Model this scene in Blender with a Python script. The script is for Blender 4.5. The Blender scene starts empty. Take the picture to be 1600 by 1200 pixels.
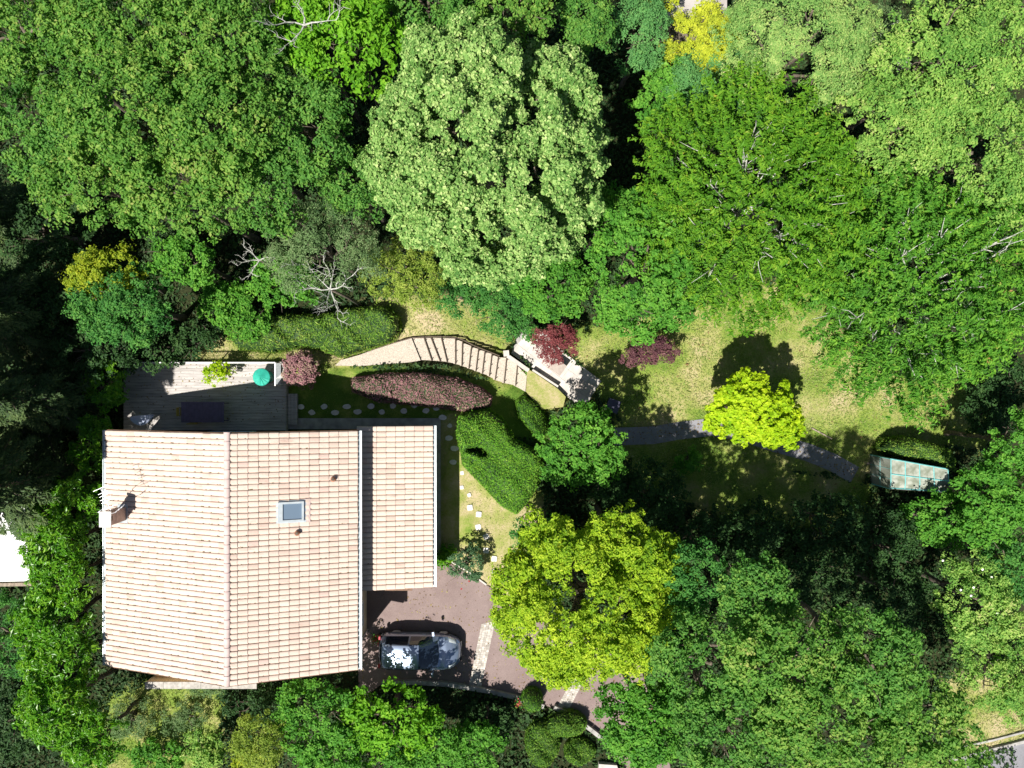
import bpy, math, random
import numpy as np
from mathutils import Vector
random.seed(7)
RS = np.random.RandomState(11)
scene = bpy.context.scene
C = scene.collection
H = 37.0            # height of the drone above the garden
F = 1110.0          # focal length in photo pixels (1600 wide)

# ------------------------------------------------------------------ camera, sky, sun
cam = bpy.data.cameras.new('camera'); co = bpy.data.objects.new('camera', cam); C.objects.link(co)
co.location = (0, 0, H); co.rotation_euler = (0, 0, 0)
cam.sensor_width = 36; cam.lens = 36*F/1600; cam.clip_end = 3000; cam.clip_start = .5
scene.camera = co
SUN = Vector((.38, .48, -1.0)).normalized()
elev = math.asin(-SUN.z)
world = bpy.data.worlds.new('World'); scene.world = world; world.use_nodes = True
nt = world.node_tree; bg = nt.nodes['Background']
sky = nt.nodes.new('ShaderNodeTexSky'); sky.sky_type = 'NISHITA'; sky.sun_disc = False
sky.sun_elevation = elev; sky.sun_rotation = math.radians(218)
nt.links.new(sky.outputs[0], bg.inputs[0]); bg.inputs[1].default_value = .042
sl = bpy.data.lights.new('sun', 'SUN'); sl.energy = 4.8; sl.angle = math.radians(.5); sl.color = (1, .955, .88)
so = bpy.data.objects.new('sun', sl); C.objects.link(so)
so.rotation_euler = SUN.to_track_quat('-Z', 'Y').to_euler(); so.location = (-20, -25, 50)
scene.view_settings.view_transform = 'Standard'; scene.view_settings.look = 'None'
scene.view_settings.exposure = .84; scene.view_settings.gamma = 1
scene.render.engine = 'CYCLES'
scene.cycles.max_bounces = 6; scene.cycles.transparent_max_bounces = 6

# ------------------------------------------------------------------ geometry of the place
def ss(t):
    t = np.clip(t, 0, 1); return t*t*(3-2*t)
def terr(x, y):
    px = 800+30*np.asarray(x, float); py = 600-30*np.asarray(y, float)
    x0 = 640+150*ss((py-615)/90)+330*ss((py-800)/110)
    z = -1.35*ss((px-x0)/178)
    bank = .5*ss((535-py)/60)*ss((px-560)/60)*ss((860-px)/120)      # grass bank above the stairs
    return z+bank
def P(px, py, z):
    k = (H-z)/F
    return Vector(((px-800)*k, (600-py)*k, z))
def G(px, py, h=0.0):                                                # a point h metres above the ground
    z = 0.
    for _ in range(12):
        p = P(px, py, z+h); z = float(terr(p.x, p.y))
    return P(px, py, z+h)

# ------------------------------------------------------------------ materials
def nodes(name):
    m = bpy.data.materials.new(name); m.use_nodes = True
    n = m.node_tree; return m, n, n.nodes['Principled BSDF']
def N(n, t, **kw):
    k = n.nodes.new(t)
    for a, b in kw.items(): setattr(k, a, b)
    return k
def ramp(n, stops, src=None):
    r = N(n, 'ShaderNodeValToRGB'); e = r.color_ramp.elements
    while len(e) < len(stops): e.new(.5)
    for i, (p, c) in enumerate(stops):
        e[i].position = p; e[i].color = (*c, 1)
    if src is not None: n.links.new(src, r.inputs[0])
    return r
def mat(name, col, rough=.8, var=.12, scale=6., bump=0., bscale=30., metal=0., coat=0., spec=.4):
    m, n, b = nodes(name)
    tc = N(n, 'ShaderNodeTexCoord'); no = N(n, 'ShaderNodeTexNoise'); no.inputs['Scale'].default_value = scale
    no.inputs['Detail'].default_value = 6
    n.links.new(tc.outputs['Object'], no.inputs['Vector'])
    a = tuple(max(0, c*(1-var*2)) for c in col); z = tuple(min(1, c*(1+var*1.6)) for c in col)
    r = ramp(n, [(.3, a), (.7, z)], no.outputs['Fac'])
    n.links.new(r.outputs[0], b.inputs['Base Color'])
    b.inputs['Roughness'].default_value = rough; b.inputs['Metallic'].default_value = metal
    b.inputs['Specular IOR Level'].default_value = spec
    b.inputs['Coat Weight'].default_value = coat
    if bump:
        n2 = N(n, 'ShaderNodeTexNoise'); n2.inputs['Scale'].default_value = bscale; n2.inputs['Detail'].default_value = 5
        n.links.new(tc.outputs['Object'], n2.inputs['Vector'])
        bp = N(n, 'ShaderNodeBump'); bp.inputs['Strength'].default_value = bump; bp.inputs['Distance'].default_value = .03
        n.links.new(n2.outputs['Fac'], bp.inputs['Height']); n.links.new(bp.outputs[0], b.inputs['Normal'])
    return m
def leafmat(name, stops, trans=.35, rough=.6, spec=.2, patch=.25):
    """leaf colours by the leaf's own random tint; a soft large-scale drift between boughs"""
    m, n, b = nodes(name)
    at = N(n, 'ShaderNodeAttribute', attribute_name='tint')
    tc = N(n, 'ShaderNodeTexCoord'); no = N(n, 'ShaderNodeTexNoise'); no.inputs['Scale'].default_value = .9
    no.inputs['Detail'].default_value = 3
    n.links.new(tc.outputs['Object'], no.inputs['Vector'])
    mm = N(n, 'ShaderNodeMath', operation='MULTIPLY_ADD')
    mm.inputs[1].default_value = patch*2; mm.inputs[2].default_value = -patch
    n.links.new(no.outputs['Fac'], mm.inputs[0])
    ad = N(n, 'ShaderNodeMath', operation='ADD', use_clamp=True)
    n.links.new(at.outputs['Fac'], ad.inputs[0]); n.links.new(mm.outputs[0], ad.inputs[1])
    r = ramp(n, [(q, (c[0], c[1], c[2])) for q, c in stops], ad.outputs[0])
    n.links.new(r.outputs[0], b.inputs['Base Color'])
    b.inputs['Roughness'].default_value = rough; b.inputs['Specular IOR Level'].default_value = spec
    tr = N(n, 'ShaderNodeBsdfTranslucent')
    hs = N(n, 'ShaderNodeHueSaturation'); hs.inputs['Hue'].default_value = .495; hs.inputs['Saturation'].default_value = 1.15
    hs.inputs['Value'].default_value = 1.5
    n.links.new(r.outputs[0], hs.inputs['Color']); n.links.new(hs.outputs[0], tr.inputs['Color'])
    mx = N(n, 'ShaderNodeMixShader'); mx.inputs[0].default_value = trans
    n.links.new(b.outputs[0], mx.inputs[1]); n.links.new(tr.outputs[0], mx.inputs[2])
    n.links.new(mx.outputs[0], n.nodes['Material Output'].inputs['Surface'])
    return m
def L3(a, b, c, **kw): return [(0, a), (.5, b), (1, c)]
LM = {
 'oak':    leafmat('leaf_olive_oak', [(0,(.035,.12,.016)),(.45,(.10,.25,.035)),(.85,(.23,.36,.065)),(1,(.34,.36,.11))]),
 'oak2':   leafmat('leaf_mid_oak', L3((.03,.12,.02),(.095,.25,.04),(.22,.37,.065))),
 'bright': leafmat('leaf_bright_green', L3((.05,.17,.008),(.13,.34,.015),(.25,.45,.035))),
 'linden': leafmat('leaf_linden_bloom', [(0,(.06,.16,.03)),(.32,(.14,.28,.06)),(.52,(.25,.40,.11)),(.75,(.42,.54,.19)),(1,(.70,.75,.40))], trans=.25, patch=.12),
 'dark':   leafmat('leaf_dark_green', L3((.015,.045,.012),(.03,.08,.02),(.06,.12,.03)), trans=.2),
 'cherry': leafmat('leaf_cherry', [(0,(.035,.13,.010)),(.5,(.095,.25,.015)),(.85,(.20,.36,.025)),(1,(.34,.33,.05))]),
 'cherry2':leafmat('leaf_cherry_dark', [(0,(.028,.12,.012)),(.5,(.09,.26,.025)),(.9,(.21,.40,.04)),(1,(.38,.24,.09))]),
 'lime':   leafmat('leaf_lime', [(0,(.05,.17,.03)),(.45,(.17,.34,.06)),(.85,(.34,.48,.11)),(1,(.46,.48,.19))]),
 'pale':   leafmat('leaf_pale_willow', [(0,(.07,.19,.045)),(.45,(.20,.36,.09)),(.85,(.40,.50,.16)),(1,(.50,.50,.24))]),
 'sage':   leafmat('leaf_sage', L3((.05,.17,.05),(.11,.29,.085),(.20,.39,.11))),
 'grey':   leafmat('leaf_grey_olive', L3((.06,.13,.045),(.16,.26,.10),(.27,.33,.16))),
 'gold':   leafmat('leaf_gold', L3((.10,.19,.012),(.25,.33,.02),(.42,.45,.03))),
 'yellow': leafmat('leaf_yellow_shrub', L3((.22,.30,.03),(.42,.48,.035),(.58,.60,.06))),
 'robinia':leafmat('leaf_golden_robinia', L3((.06,.18,.010),(.26,.41,.018),(.53,.63,.05)), trans=.35),
 'maple':  leafmat('leaf_yellow_maple', L3((.16,.34,.008),(.36,.52,.012),(.56,.66,.03)), trans=.4),
 'acer':   leafmat('leaf_red_maple', L3((.12,.025,.03),(.22,.06,.065),(.34,.12,.11)), trans=.3),
 'purple': leafmat('leaf_purple', L3((.06,.02,.03),(.13,.055,.065),(.24,.12,.11)), trans=.2),
 'varieg': leafmat('leaf_purple_green_mix', [(0,(.17,.07,.09)),(.45,(.36,.18,.20)),(.7,(.34,.24,.19)),(1,(.29,.38,.14))], trans=.2),
 'blue':   leafmat('leaf_blue_green', L3((.025,.11,.024),(.065,.22,.042),(.15,.34,.065))),
 'mid':    leafmat('leaf_mid_green', L3((.03,.13,.015),(.085,.26,.028),(.19,.40,.05))),
 'olivegold':leafmat('leaf_olive_gold', L3((.10,.19,.02),(.24,.34,.05),(.40,.46,.10))),
 'laurel': leafmat('leaf_laurel', L3((.035,.14,.008),(.10,.29,.012),(.24,.42,.03)), rough=.38, spec=.4, trans=.3),
 'conifer':leafmat('leaf_conifer', L3((.025,.055,.02),(.055,.10,.03),(.12,.17,.05)), trans=.1, patch=.3),
 'hedge':  leafmat('leaf_clipped_hedge', [(0,(.05,.17,.015)),(.5,(.14,.34,.03)),(.85,(.26,.44,.05)),(1,(.44,.38,.14))], trans=.2, patch=.3),
 'hedge2': leafmat('leaf_long_hedge', [(0,(.06,.15,.015)),(.45,(.14,.28,.03)),(.75,(.24,.33,.06)),(1,(.46,.38,.17))], trans=.2, patch=.4),
 'hedge3': leafmat('leaf_cushion', [(0,(.045,.14,.015)),(.5,(.13,.27,.03)),(.85,(.23,.35,.06)),(1,(.42,.32,.14))], trans=.2, patch=.4),
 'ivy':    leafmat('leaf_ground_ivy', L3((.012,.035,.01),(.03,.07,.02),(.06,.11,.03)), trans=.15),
 'grass':  leafmat('grass_blades', [(0,(.10,.20,.03)),(.4,(.22,.31,.07)),(.7,(.35,.37,.15)),(1,(.50,.42,.28))], trans=.25, patch=.45),
 'rose':   leafmat('leaf_rose', L3((.04,.11,.05),(.09,.18,.08),(.14,.23,.10))),
}
BARK = mat('bark_grey_brown', (.13,.105,.08), .95, .25, 9, .6)
BARKW = mat('bark_pale_lichen', (.42,.42,.38), .9, .25, 14, .4)
# roof tiles
def tilemat():
    m, n, b = nodes('clay_roof_tile')
    at = N(n, 'ShaderNodeAttribute', attribute_name='tint')
    r = ramp(n, [(0,(.50,.385,.325)),(.2,(.575,.465,.395)),(.8,(.61,.505,.43)),(.90,(.58,.465,.40)),(1,(.47,.32,.28))], at.outputs['Fac'])
    tc = N(n, 'ShaderNodeTexCoord')
    no = N(n, 'ShaderNodeTexNoise'); no.inputs['Scale'].default_value = 2.2; no.inputs['Detail'].default_value = 8; no.inputs['Roughness'].default_value = .75
    mp = N(n, 'ShaderNodeMapping'); mp.inputs['Scale'].default_value = (.45, 2.2, 1)
    n.links.new(tc.outputs['Object'], mp.inputs[0]); n.links.new(mp.outputs[0], no.inputs['Vector'])
    r2 = ramp(n, [(.30,(.55,.47,.45)),(.46,(1,1,1))], no.outputs['Fac'])
    mx = N(n, 'ShaderNodeMix', data_type='RGBA', blend_type='MULTIPLY'); mx.inputs[0].default_value = .6
    n.links.new(r.outputs[0], mx.inputs[6]); n.links.new(r2.outputs[0], mx.inputs[7])
    n3 = N(n, 'ShaderNodeTexNoise'); n3.inputs['Scale'].default_value = 40; n3.inputs['Detail'].default_value = 4
    n.links.new(tc.outputs['Object'], n3.inputs['Vector'])
    r3 = ramp(n, [(.35,(.82,.80,.78)),(.6,(1.0,1.0,1.0))], n3.outputs['Fac'])
    m2 = N(n, 'ShaderNodeMix', data_type='RGBA', blend_type='MULTIPLY'); m2.inputs[0].default_value = .8
    n.links.new(mx.outputs[2], m2.inputs[6]); n.links.new(r3.outputs[0], m2.inputs[7])
    n.links.new(m2.outputs[2], b.inputs['Base Color']); b.inputs['Roughness'].default_value = .85
    bp = N(n, 'ShaderNodeBump'); bp.inputs['Strength'].default_value = .3; bp.inputs['Distance'].default_value = .01
    n.links.new(n3.outputs['Fac'], bp.inputs['Height']); n.links.new(bp.outputs[0], b.inputs['Normal'])
    return m
TILE = tilemat()
RIDGE = mat('clay_ridge_tile', (.50,.385,.36), .85, .08, 3, .2)
CREAM = mat('cream_render', (.62,.52,.38), .9, .05, 3, .15, 80)
STONE = mat('white_limestone_paving', (.50,.46,.42), .85, .1, 2.5, .2, 40)
STONE2 = mat('tan_stone_top', (.36,.31,.27), .85, .08, 5, .2, 40)
GRAVEL = mat('pale_gravel', (.48,.42,.35), .95, .2, 24, .8, 60)
CONC = mat('grey_concrete', (.33,.32,.30), .9, .15, 3, .3)
SLAB = mat('pale_stepping_stone', (.60,.58,.54), .85, .08, 7, .3)
TIMBER = mat('dark_timber_edging', (.10,.075,.055), .9, .2, 12, .4)
ZINC = mat('pale_zinc', (.55,.60,.62), .4, .06, 5, metal=.5)
WHITEM = mat('white_painted_metal', (.78,.78,.78), .45, .03, 5)
BROWNW = mat('brown_fascia', (.16,.09,.055), .7, .15, 8)
ALU = mat('aerial_aluminium', (.75,.76,.78), .35, .03, 5, metal=.5)
MOSS = mat('brown_green_moss', (.17,.125,.055), 1, .3, 20)
TEAL = mat('teal_green_cover', (.03,.36,.27), .45, .08, 9)
PLUM = mat('plum_table_top', (.11,.085,.15), .5, .1, 5)
OCHRE = mat('ochre_chair_plastic', (.38,.30,.07), .5, .06, 6)
PALEBL = mat('pale_blue_shell', (.52,.58,.76), .25, .05, 5, coat=.4)
TERRA = mat('terracotta', (.34,.15,.085), .85, .12, 10)
TURQ = mat('turquoise_paint', (.16,.45,.45), .55, .08, 9)
DARKP = mat('dark_blue_plastic', (.05,.05,.085), .4, .1, 5)
BLACKR = mat('black_rubber', (.018,.018,.02), .7, .1, 8)
RED = mat('red_petal', (.38,.03,.04), .6, .1, 9)
WHITEF = mat('white_petal', (.8,.8,.72), .7, .03, 9)
LOGM = mat('weathered_wood', (.27,.22,.17), .95, .2, 9, .4)
NROOF = mat('white_roof_membrane', (.86,.86,.85), .7, .02, 2)
GLASSD, _n, _b = nodes('dark_car_glass'); _b.inputs['Base Color'].default_value = (.012,.02,.035,1); _b.inputs['Roughness'].default_value = .06; _b.inputs['Specular IOR Level'].default_value = .9
PANE, _n, _b = nodes('skylight_glass'); _b.inputs['Base Color'].default_value = (.13,.18,.24,1); _b.inputs['Roughness'].default_value = .15; _b.inputs['Specular IOR Level'].default_value = .7
PAINT, _n, _b = nodes('silver_blue_car_paint'); _b.inputs['Base Color'].default_value = (.24,.30,.41,1); _b.inputs['Metallic'].default_value = .6; _b.inputs['Roughness'].default_value = .28; _b.inputs['Coat Weight'].default_value = .8; _b.inputs['Coat Roughness'].default_value = .04
LAMP, _n, _b = nodes('headlamp_glass'); _b.inputs['Base Color'].default_value = (.75,.8,.85,1); _b.inputs['Roughness'].default_value = .1; _b.inputs['Metallic'].default_value = .4
MILK, _n, _b = nodes('milky_greenhouse_sheet'); _b.inputs['Base Color'].default_value = (.46,.48,.42,1); _b.inputs['Roughness'].default_value = .3; _b.inputs['Transmission Weight'].default_value = .1
_t = N(_n, 'ShaderNodeTexNoise'); _t.inputs['Scale'].default_value = 2.5; _t.inputs['Detail'].default_value = 5
_r = ramp(_n, [(.35,(.20,.22,.17)),(.65,(.40,.42,.37))], _t.outputs['Fac']); _n.links.new(_r.outputs[0], _b.inputs['Base Color'])

def groundmat():
    m, n, b = nodes('ground_grass_and_soil')
    tc = N(n, 'ShaderNodeTexCoord'); lw = N(n, 'ShaderNodeAttribute', attribute_name='lawn'); dr = N(n, 'ShaderNodeAttribute', attribute_name='dry')
    def noise(s, d=6, r=.6):
        k = N(n, 'ShaderNodeTexNoise'); k.inputs['Scale'].default_value = s; k.inputs['Detail'].default_value = d; k.inputs['Roughness'].default_value = r
        n.links.new(tc.outputs['Object'], k.inputs['Vector']); return k
    a = noise(.55, 5); c = noise(9, 8, .75)
    s1 = N(n, 'ShaderNodeMath', operation='MULTIPLY_ADD'); s1.inputs[1].default_value = .95; n.links.new(a.outputs['Fac'], s1.inputs[0]); n.links.new(dr.outputs['Fac'], s1.inputs[2])
    s2 = N(n, 'ShaderNodeMath', operation='MULTIPLY_ADD'); s2.inputs[1].default_value = .45; n.links.new(c.outputs['Fac'], s2.inputs[0]); n.links.new(s1.outputs[0], s2.inputs[2])
    g = ramp(n, [(.56,(.09,.17,.025)),(.68,(.20,.27,.05)),(.80,(.31,.31,.11)),(.95,(.47,.38,.24))], s2.outputs[0])
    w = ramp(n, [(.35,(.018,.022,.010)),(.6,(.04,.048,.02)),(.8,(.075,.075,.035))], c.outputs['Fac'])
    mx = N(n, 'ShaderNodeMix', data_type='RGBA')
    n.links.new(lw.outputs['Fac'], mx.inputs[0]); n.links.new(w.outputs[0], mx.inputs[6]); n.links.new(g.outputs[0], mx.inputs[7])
    n.links.new(mx.outputs[2], b.inputs['Base Color']); b.inputs['Roughness'].default_value = 1; b.inputs['Specular IOR Level'].default_value = .1
    f = noise(22, 6, .8); bp = N(n, 'ShaderNodeBump'); bp.inputs['Strength'].default_value = .9; bp.inputs['Distance'].default_value = .05
    n.links.new(f.outputs['Fac'], bp.inputs['Height']); n.links.new(bp.outputs[0], b.inputs['Normal'])
    return m
def asphalt(name, c0, c1):
    m, n, b = nodes(name); tc = N(n, 'ShaderNodeTexCoord')
    k = N(n, 'ShaderNodeTexNoise'); k.inputs['Scale'].default_value = .8; k.inputs['Detail'].default_value = 8; k.inputs['Roughness'].default_value = .65
    n.links.new(tc.outputs['Object'], k.inputs['Vector']); r = ramp(n, [(.3, c0), (.7, c1)], k.outputs['Fac'])
    f = N(n, 'ShaderNodeTexNoise'); f.inputs['Scale'].default_value = 45; f.inputs['Detail'].default_value = 4
    n.links.new(tc.outputs['Object'], f.inputs['Vector']); r2 = ramp(n, [(.3,(.75,.75,.75)),(.7,(1.15,1.15,1.15))], f.outputs['Fac'])
    mx = N(n, 'ShaderNodeMix', data_type='RGBA', blend_type='MULTIPLY'); mx.inputs[0].default_value = 1
    n.links.new(r.outputs[0], mx.inputs[6]); n.links.new(r2.outputs[0], mx.inputs[7]); n.links.new(mx.outputs[2], b.inputs['Base Color'])
    b.inputs['Roughness'].default_value = .9
    bp = N(n, 'ShaderNodeBump'); bp.inputs['Strength'].default_value = .4; bp.inputs['Distance'].default_value = .01
    n.links.new(f.outputs['Fac'], bp.inputs['Height']); n.links.new(bp.outputs[0], b.inputs['Normal'])
    return m
DRIVE = asphalt('pinkish_brown_asphalt', (.18,.13,.122), (.25,.19,.178))
ROADM = asphalt('grey_asphalt', (.17,.17,.185), (.23,.23,.25))
PATHM = asphalt('grey_path_surface', (.17,.17,.19), (.26,.26,.28))
SHEDR = asphalt('weathered_roof_sheet', (.30,.26,.24), (.44,.42,.40))
def tintmat(name, stops, rough=.8, grain=(1, 30, 1)):
    m, n, b = nodes(name); at = N(n, 'ShaderNodeAttribute', attribute_name='tint')
    r = ramp(n, stops, at.outputs['Fac']); tc = N(n, 'ShaderNodeTexCoord'); mp = N(n, 'ShaderNodeMapping'); mp.inputs['Scale'].default_value = grain
    k = N(n, 'ShaderNodeTexNoise'); k.inputs['Scale'].default_value = 1.5; k.inputs['Detail'].default_value = 6
    n.links.new(tc.outputs['Object'], mp.inputs[0]); n.links.new(mp.outputs[0], k.inputs['Vector'])
    r2 = ramp(n, [(.3,(.65,.65,.65)),(.65,(1.1,1.1,1.1))], k.outputs['Fac'])
    mx = N(n, 'ShaderNodeMix', data_type='RGBA', blend_type='MULTIPLY'); mx.inputs[0].default_value = 1
    n.links.new(r.outputs[0], mx.inputs[6]); n.links.new(r2.outputs[0], mx.inputs[7]); n.links.new(mx.outputs[2], b.inputs['Base Color'])
    b.inputs['Roughness'].default_value = rough
    return m
DECKM = tintmat('weathered_deck_board', [(0,(.40,.37,.35)),(1,(.46,.43,.41))], grain=(1, 12, 1))
COBBLE = tintmat('pale_cobble', [(0,(.33,.30,.26)),(1,(.58,.54,.49))], grain=(3,3,3))

# ------------------------------------------------------------------ object helpers
def tag(o, label=None, cat=None, group=None, kind=None):
    if label: o['label'] = label
    if cat: o['category'] = cat
    if group: o['group'] = group
    if kind: o['kind'] = kind
    return o
def empty(name, loc, label, cat, group=None, rz=0):
    o = bpy.data.objects.new(name, None); C.objects.link(o); o.location = loc; o.rotation_euler = (0, 0, rz)
    o.empty_display_size = .3
    return tag(o, label, cat, group)
def rootloc(o):
    while o.parent: o = o.parent
    return np.array(o.location)
def raw(name, V, Q, m, parent=None, tint=None, smooth=False, local=False, origin=None, T=None):
    """mesh from an (n,3) array, an (m,4) quad array and optional triangles"""
    V = np.asarray(V, np.float32).reshape(-1, 3)
    o0 = np.zeros(3)
    if parent is not None and not local: o0 = rootloc(parent)
    if origin is not None: o0 = np.asarray(origin, float)
    V = (V-o0).astype(np.float32)
    me = bpy.data.meshes.new(name)
    Q = np.asarray(Q, np.int32).reshape(-1, 4); T = np.zeros((0, 3), np.int32) if T is None else np.asarray(T, np.int32).reshape(-1, 3)
    nq, n3 = len(Q), len(T)
    me.vertices.add(len(V)); me.vertices.foreach_set('co', V.ravel())
    me.loops.add(nq*4+n3*3); me.loops.foreach_set('vertex_index', np.concatenate([Q.ravel(), T.ravel()]).astype(np.int32))
    me.polygons.add(nq+n3)
    st = np.concatenate([np.arange(nq)*4, nq*4+np.arange(n3)*3]).astype(np.int32)
    me.polygons.foreach_set('loop_start', st)
    me.polygons.foreach_set('loop_total', np.concatenate([np.full(nq, 4), np.full(n3, 3)]).astype(np.int32))
    me.polygons.foreach_set('use_smooth', np.full(nq+n3, bool(smooth)))
    if tint is not None:
        a = me.attributes.new('tint', 'FLOAT', 'FACE'); a.data.foreach_set('value', np.asarray(tint, np.float32))
    me.materials.append(m); me.update(calc_edges=True)
    o = bpy.data.objects.new(name, me); C.objects.link(o)
    if parent is not None: o.parent = parent
    elif origin is not None: o.location = origin
    return o
class MB:
    def __init__(s): s.V = []; s.Q = []; s.T = []; s.t = []; s.tt = []; s.n = 0
    def add(s, V, Q=(), T=(), tint=.5):
        V = np.asarray(V, float).reshape(-1, 3)
        for q in Q: s.Q.append([a+s.n for a in q]); s.t.append(tint)
        for q in T: s.T.append([a+s.n for a in q]); s.tt.append(tint)
        s.V.append(V); s.n += len(V); return s
    def box(s, c, d, rz=0, tint=.5, ry=0, rx=0):
        hx, hy, hz = d[0]/2, d[1]/2, d[2]/2
        v = np.array([[x, y, z] for z in (-hz, hz) for y in (-hy, hy) for x in (-hx, hx)])
        if rx: k, q = math.cos(rx), math.sin(rx); v = v@np.array([[1,0,0],[0,k,-q],[0,q,k]]).T
        if ry: k, q = math.cos(ry), math.sin(ry); v = v@np.array([[k,0,q],[0,1,0],[-q,0,k]]).T
        if rz: k, q = math.cos(rz), math.sin(rz); v = v@np.array([[k,-q,0],[q,k,0],[0,0,1]]).T
        return s.add(v+np.array(c), [(0,2,3,1),(4,5,7,6),(0,1,5,4),(2,6,7,3),(0,4,6,2),(1,3,7,5)], tint=tint)
    def prism(s, pts, z0, z1, tint=.5):                      # polygon in x,y (any order) between heights
        pts = [(p[0], p[1]) for p in pts]
        A = sum(pts[i][0]*pts[(i+1) % len(pts)][1]-pts[(i+1) % len(pts)][0]*pts[i][1] for i in range(len(pts)))
        if A < 0: pts = pts[::-1]
        n = len(pts); cx = sum(p[0] for p in pts)/n; cy = sum(p[1] for p in pts)/n
        from mathutils.geometry import tessellate_polygon
        tr = tessellate_polygon([[Vector((p[0], p[1], 0)) for p in pts]])
        V = [(p[0], p[1], z1) for p in pts]+[(p[0], p[1], z0) for p in pts]
        T = []
        for a, b, c in tr:
            ar = (pts[b][0]-pts[a][0])*(pts[c][1]-pts[a][1])-(pts[c][0]-pts[a][0])*(pts[b][1]-pts[a][1])
            if ar < 0: b, c = c, b
            T.append((a, b, c)); T.append((a+n, c+n, b+n))
        Q = [(i, i+n, (i+1) % n+n, (i+1) % n) for i in range(n)]
        return s.add(V, Q, T, tint)
    def tube(s, pts, rad, k=6, tint=.5, cap=True):
        pts = [Vector(p) for p in pts]
        if not hasattr(rad, '__len__'): rad = [rad]*len(pts)
        V = []; n = len(pts)
        for i, p in enumerate(pts):
            d = (pts[min(i+1, n-1)]-pts[max(i-1, 0)]).normalized()
            a = d.cross(Vector((0, 0, 1)) if abs(d.z) < .9 else Vector((1, 0, 0))).normalized(); b = d.cross(a)
            for j in range(k):
                t = 2*math.pi*j/k; V.append(p+(a*math.cos(t)+b*math.sin(t))*rad[i])
        Q = [(i*k+j, i*k+(j+1) % k, (i+1)*k+(j+1) % k, (i+1)*k+j) for i in range(n-1) for j in range(k)]
        T = []
        if cap:
            V.append(pts[0]); V.append(pts[-1]); a = len(V)-2
            T = [(a, (j+1) % k, j) for j in range(k)]+[(a+1, (n-1)*k+j, (n-1)*k+(j+1) % k) for j in range(k)]
        return s.add([tuple(v) for v in V], Q, T, tint)
    def lathe(s, c, prof, k=20, tint=.5):                    # prof: list of (r,z)
        V = []; n = len(prof)
        for r, z in prof:
            for j in range(k):
                t = 2*math.pi*j/k; V.append((c[0]+r*math.cos(t), c[1]+r*math.sin(t), c[2]+z))
        Q = [(i*k+j, i*k+(j+1) % k, (i+1)*k+(j+1) % k, (i+1)*k+j) for i in range(n-1) for j in range(k)]
        return s.add(V, Q, tint=tint)
    def build(s, name, m, parent=None, smooth=False, local=False, origin=None, usetint=False):
        V = np.concatenate(s.V)
        return raw(name, V, s.Q, m, parent, (s.t+s.tt) if usetint else None, smooth, local, origin, T=s.T)
def thing(name, mb, m, label, cat, group=None, kind=None, smooth=False, usetint=False, loc=None):
    V = np.concatenate(mb.V); o0 = loc if loc is not None else (V[:, 0].mean(), V[:, 1].mean(), V[:, 2].min())
    o = mb.build(name, m, origin=o0, smooth=smooth, usetint=usetint)
    return tag(o, label, cat, group, kind)

def inpoly(x, y, poly):
    x = np.asarray(x, float); y = np.asarray(y, float); r = np.zeros(x.shape, bool); n = len(poly); j = n-1
    for i in range(n):
        xi, yi = poly[i]; xj, yj = poly[j]
        if yi != yj:
            c = ((yi > y) != (yj > y)) & (x < (xj-xi)*(y-yi)/(yj-yi)+xi); r ^= c
        j = i
    return r
def edgedist(x, y, poly):
    d = np.full(np.shape(x), 1e9); n = len(poly)
    for i in range(n):
        ax, ay = poly[i]; bx, by = poly[(i+1) % n]; dx, dy = bx-ax, by-ay; L = dx*dx+dy*dy+1e-12
        t = np.clip(((x-ax)*dx+(y-ay)*dy)/L, 0, 1); d = np.minimum(d, np.hypot(x-ax-t*dx, y-ay-t*dy))
    return d
def wpoly(pp, h=0):
    return [(G(a, b, h).x, G(a, b, h).y) for a, b in pp]

# ------------------------------------------------------------------ regions of the garden (photo positions on the ground)
LAWNS = {
 'east': [(880,520),(1060,490),(1130,470),(1260,430),(1330,560),(1420,600),(1540,590),(1540,700),(1400,690),(1350,740),(1230,735),(1110,670),(980,665),(925,600)],
 'south': [(684,655),(720,640),(745,660),(790,700),(850,780),(830,860),(800,935),(770,925),(684,872)],
 'shade': [(445,560),(530,572),(720,590),(850,600),(860,690),(720,660),(450,665)],
 'bank': [(590,470),(780,470),(800,545),(712,528),(643,528),(560,560),(520,575),(440,590),(300,560),(330,530),(520,500)],
 'west': [(175,1090),(240,1066),(345,1066),(350,1110),(320,1230),(100,1230),(150,1180)],
 'verge': [(1480,1060),(1640,1060),(1640,1148),(1500,1180)],
 'lower': [(960,660),(1110,670),(1230,735),(1360,760),(1340,830),(1150,810),(1000,760)],
 'tri': [(815,575),(835,575),(885,612),(860,640),(820,615)],
}
DRYNESS = {'east': .03, 'south': .12, 'shade': -.1, 'bank': .10, 'west': .0, 'verge': .10, 'lower': .0, 'tri': .1}
LAWNW = {k: wpoly(v) for k, v in LAWNS.items()}
DRIVEP = [(560,905),(683,868),(770,920),(860,962),(1000,1040),(1060,1240),(1010,1240),(940,1152),(858,1104),(800,1087),(700,1068),(600,1066),(575,1085),(560,1085)]
DRIVEW = [(P(a,b,0).x, P(a,b,0).y) for a, b in DRIVEP]

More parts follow.
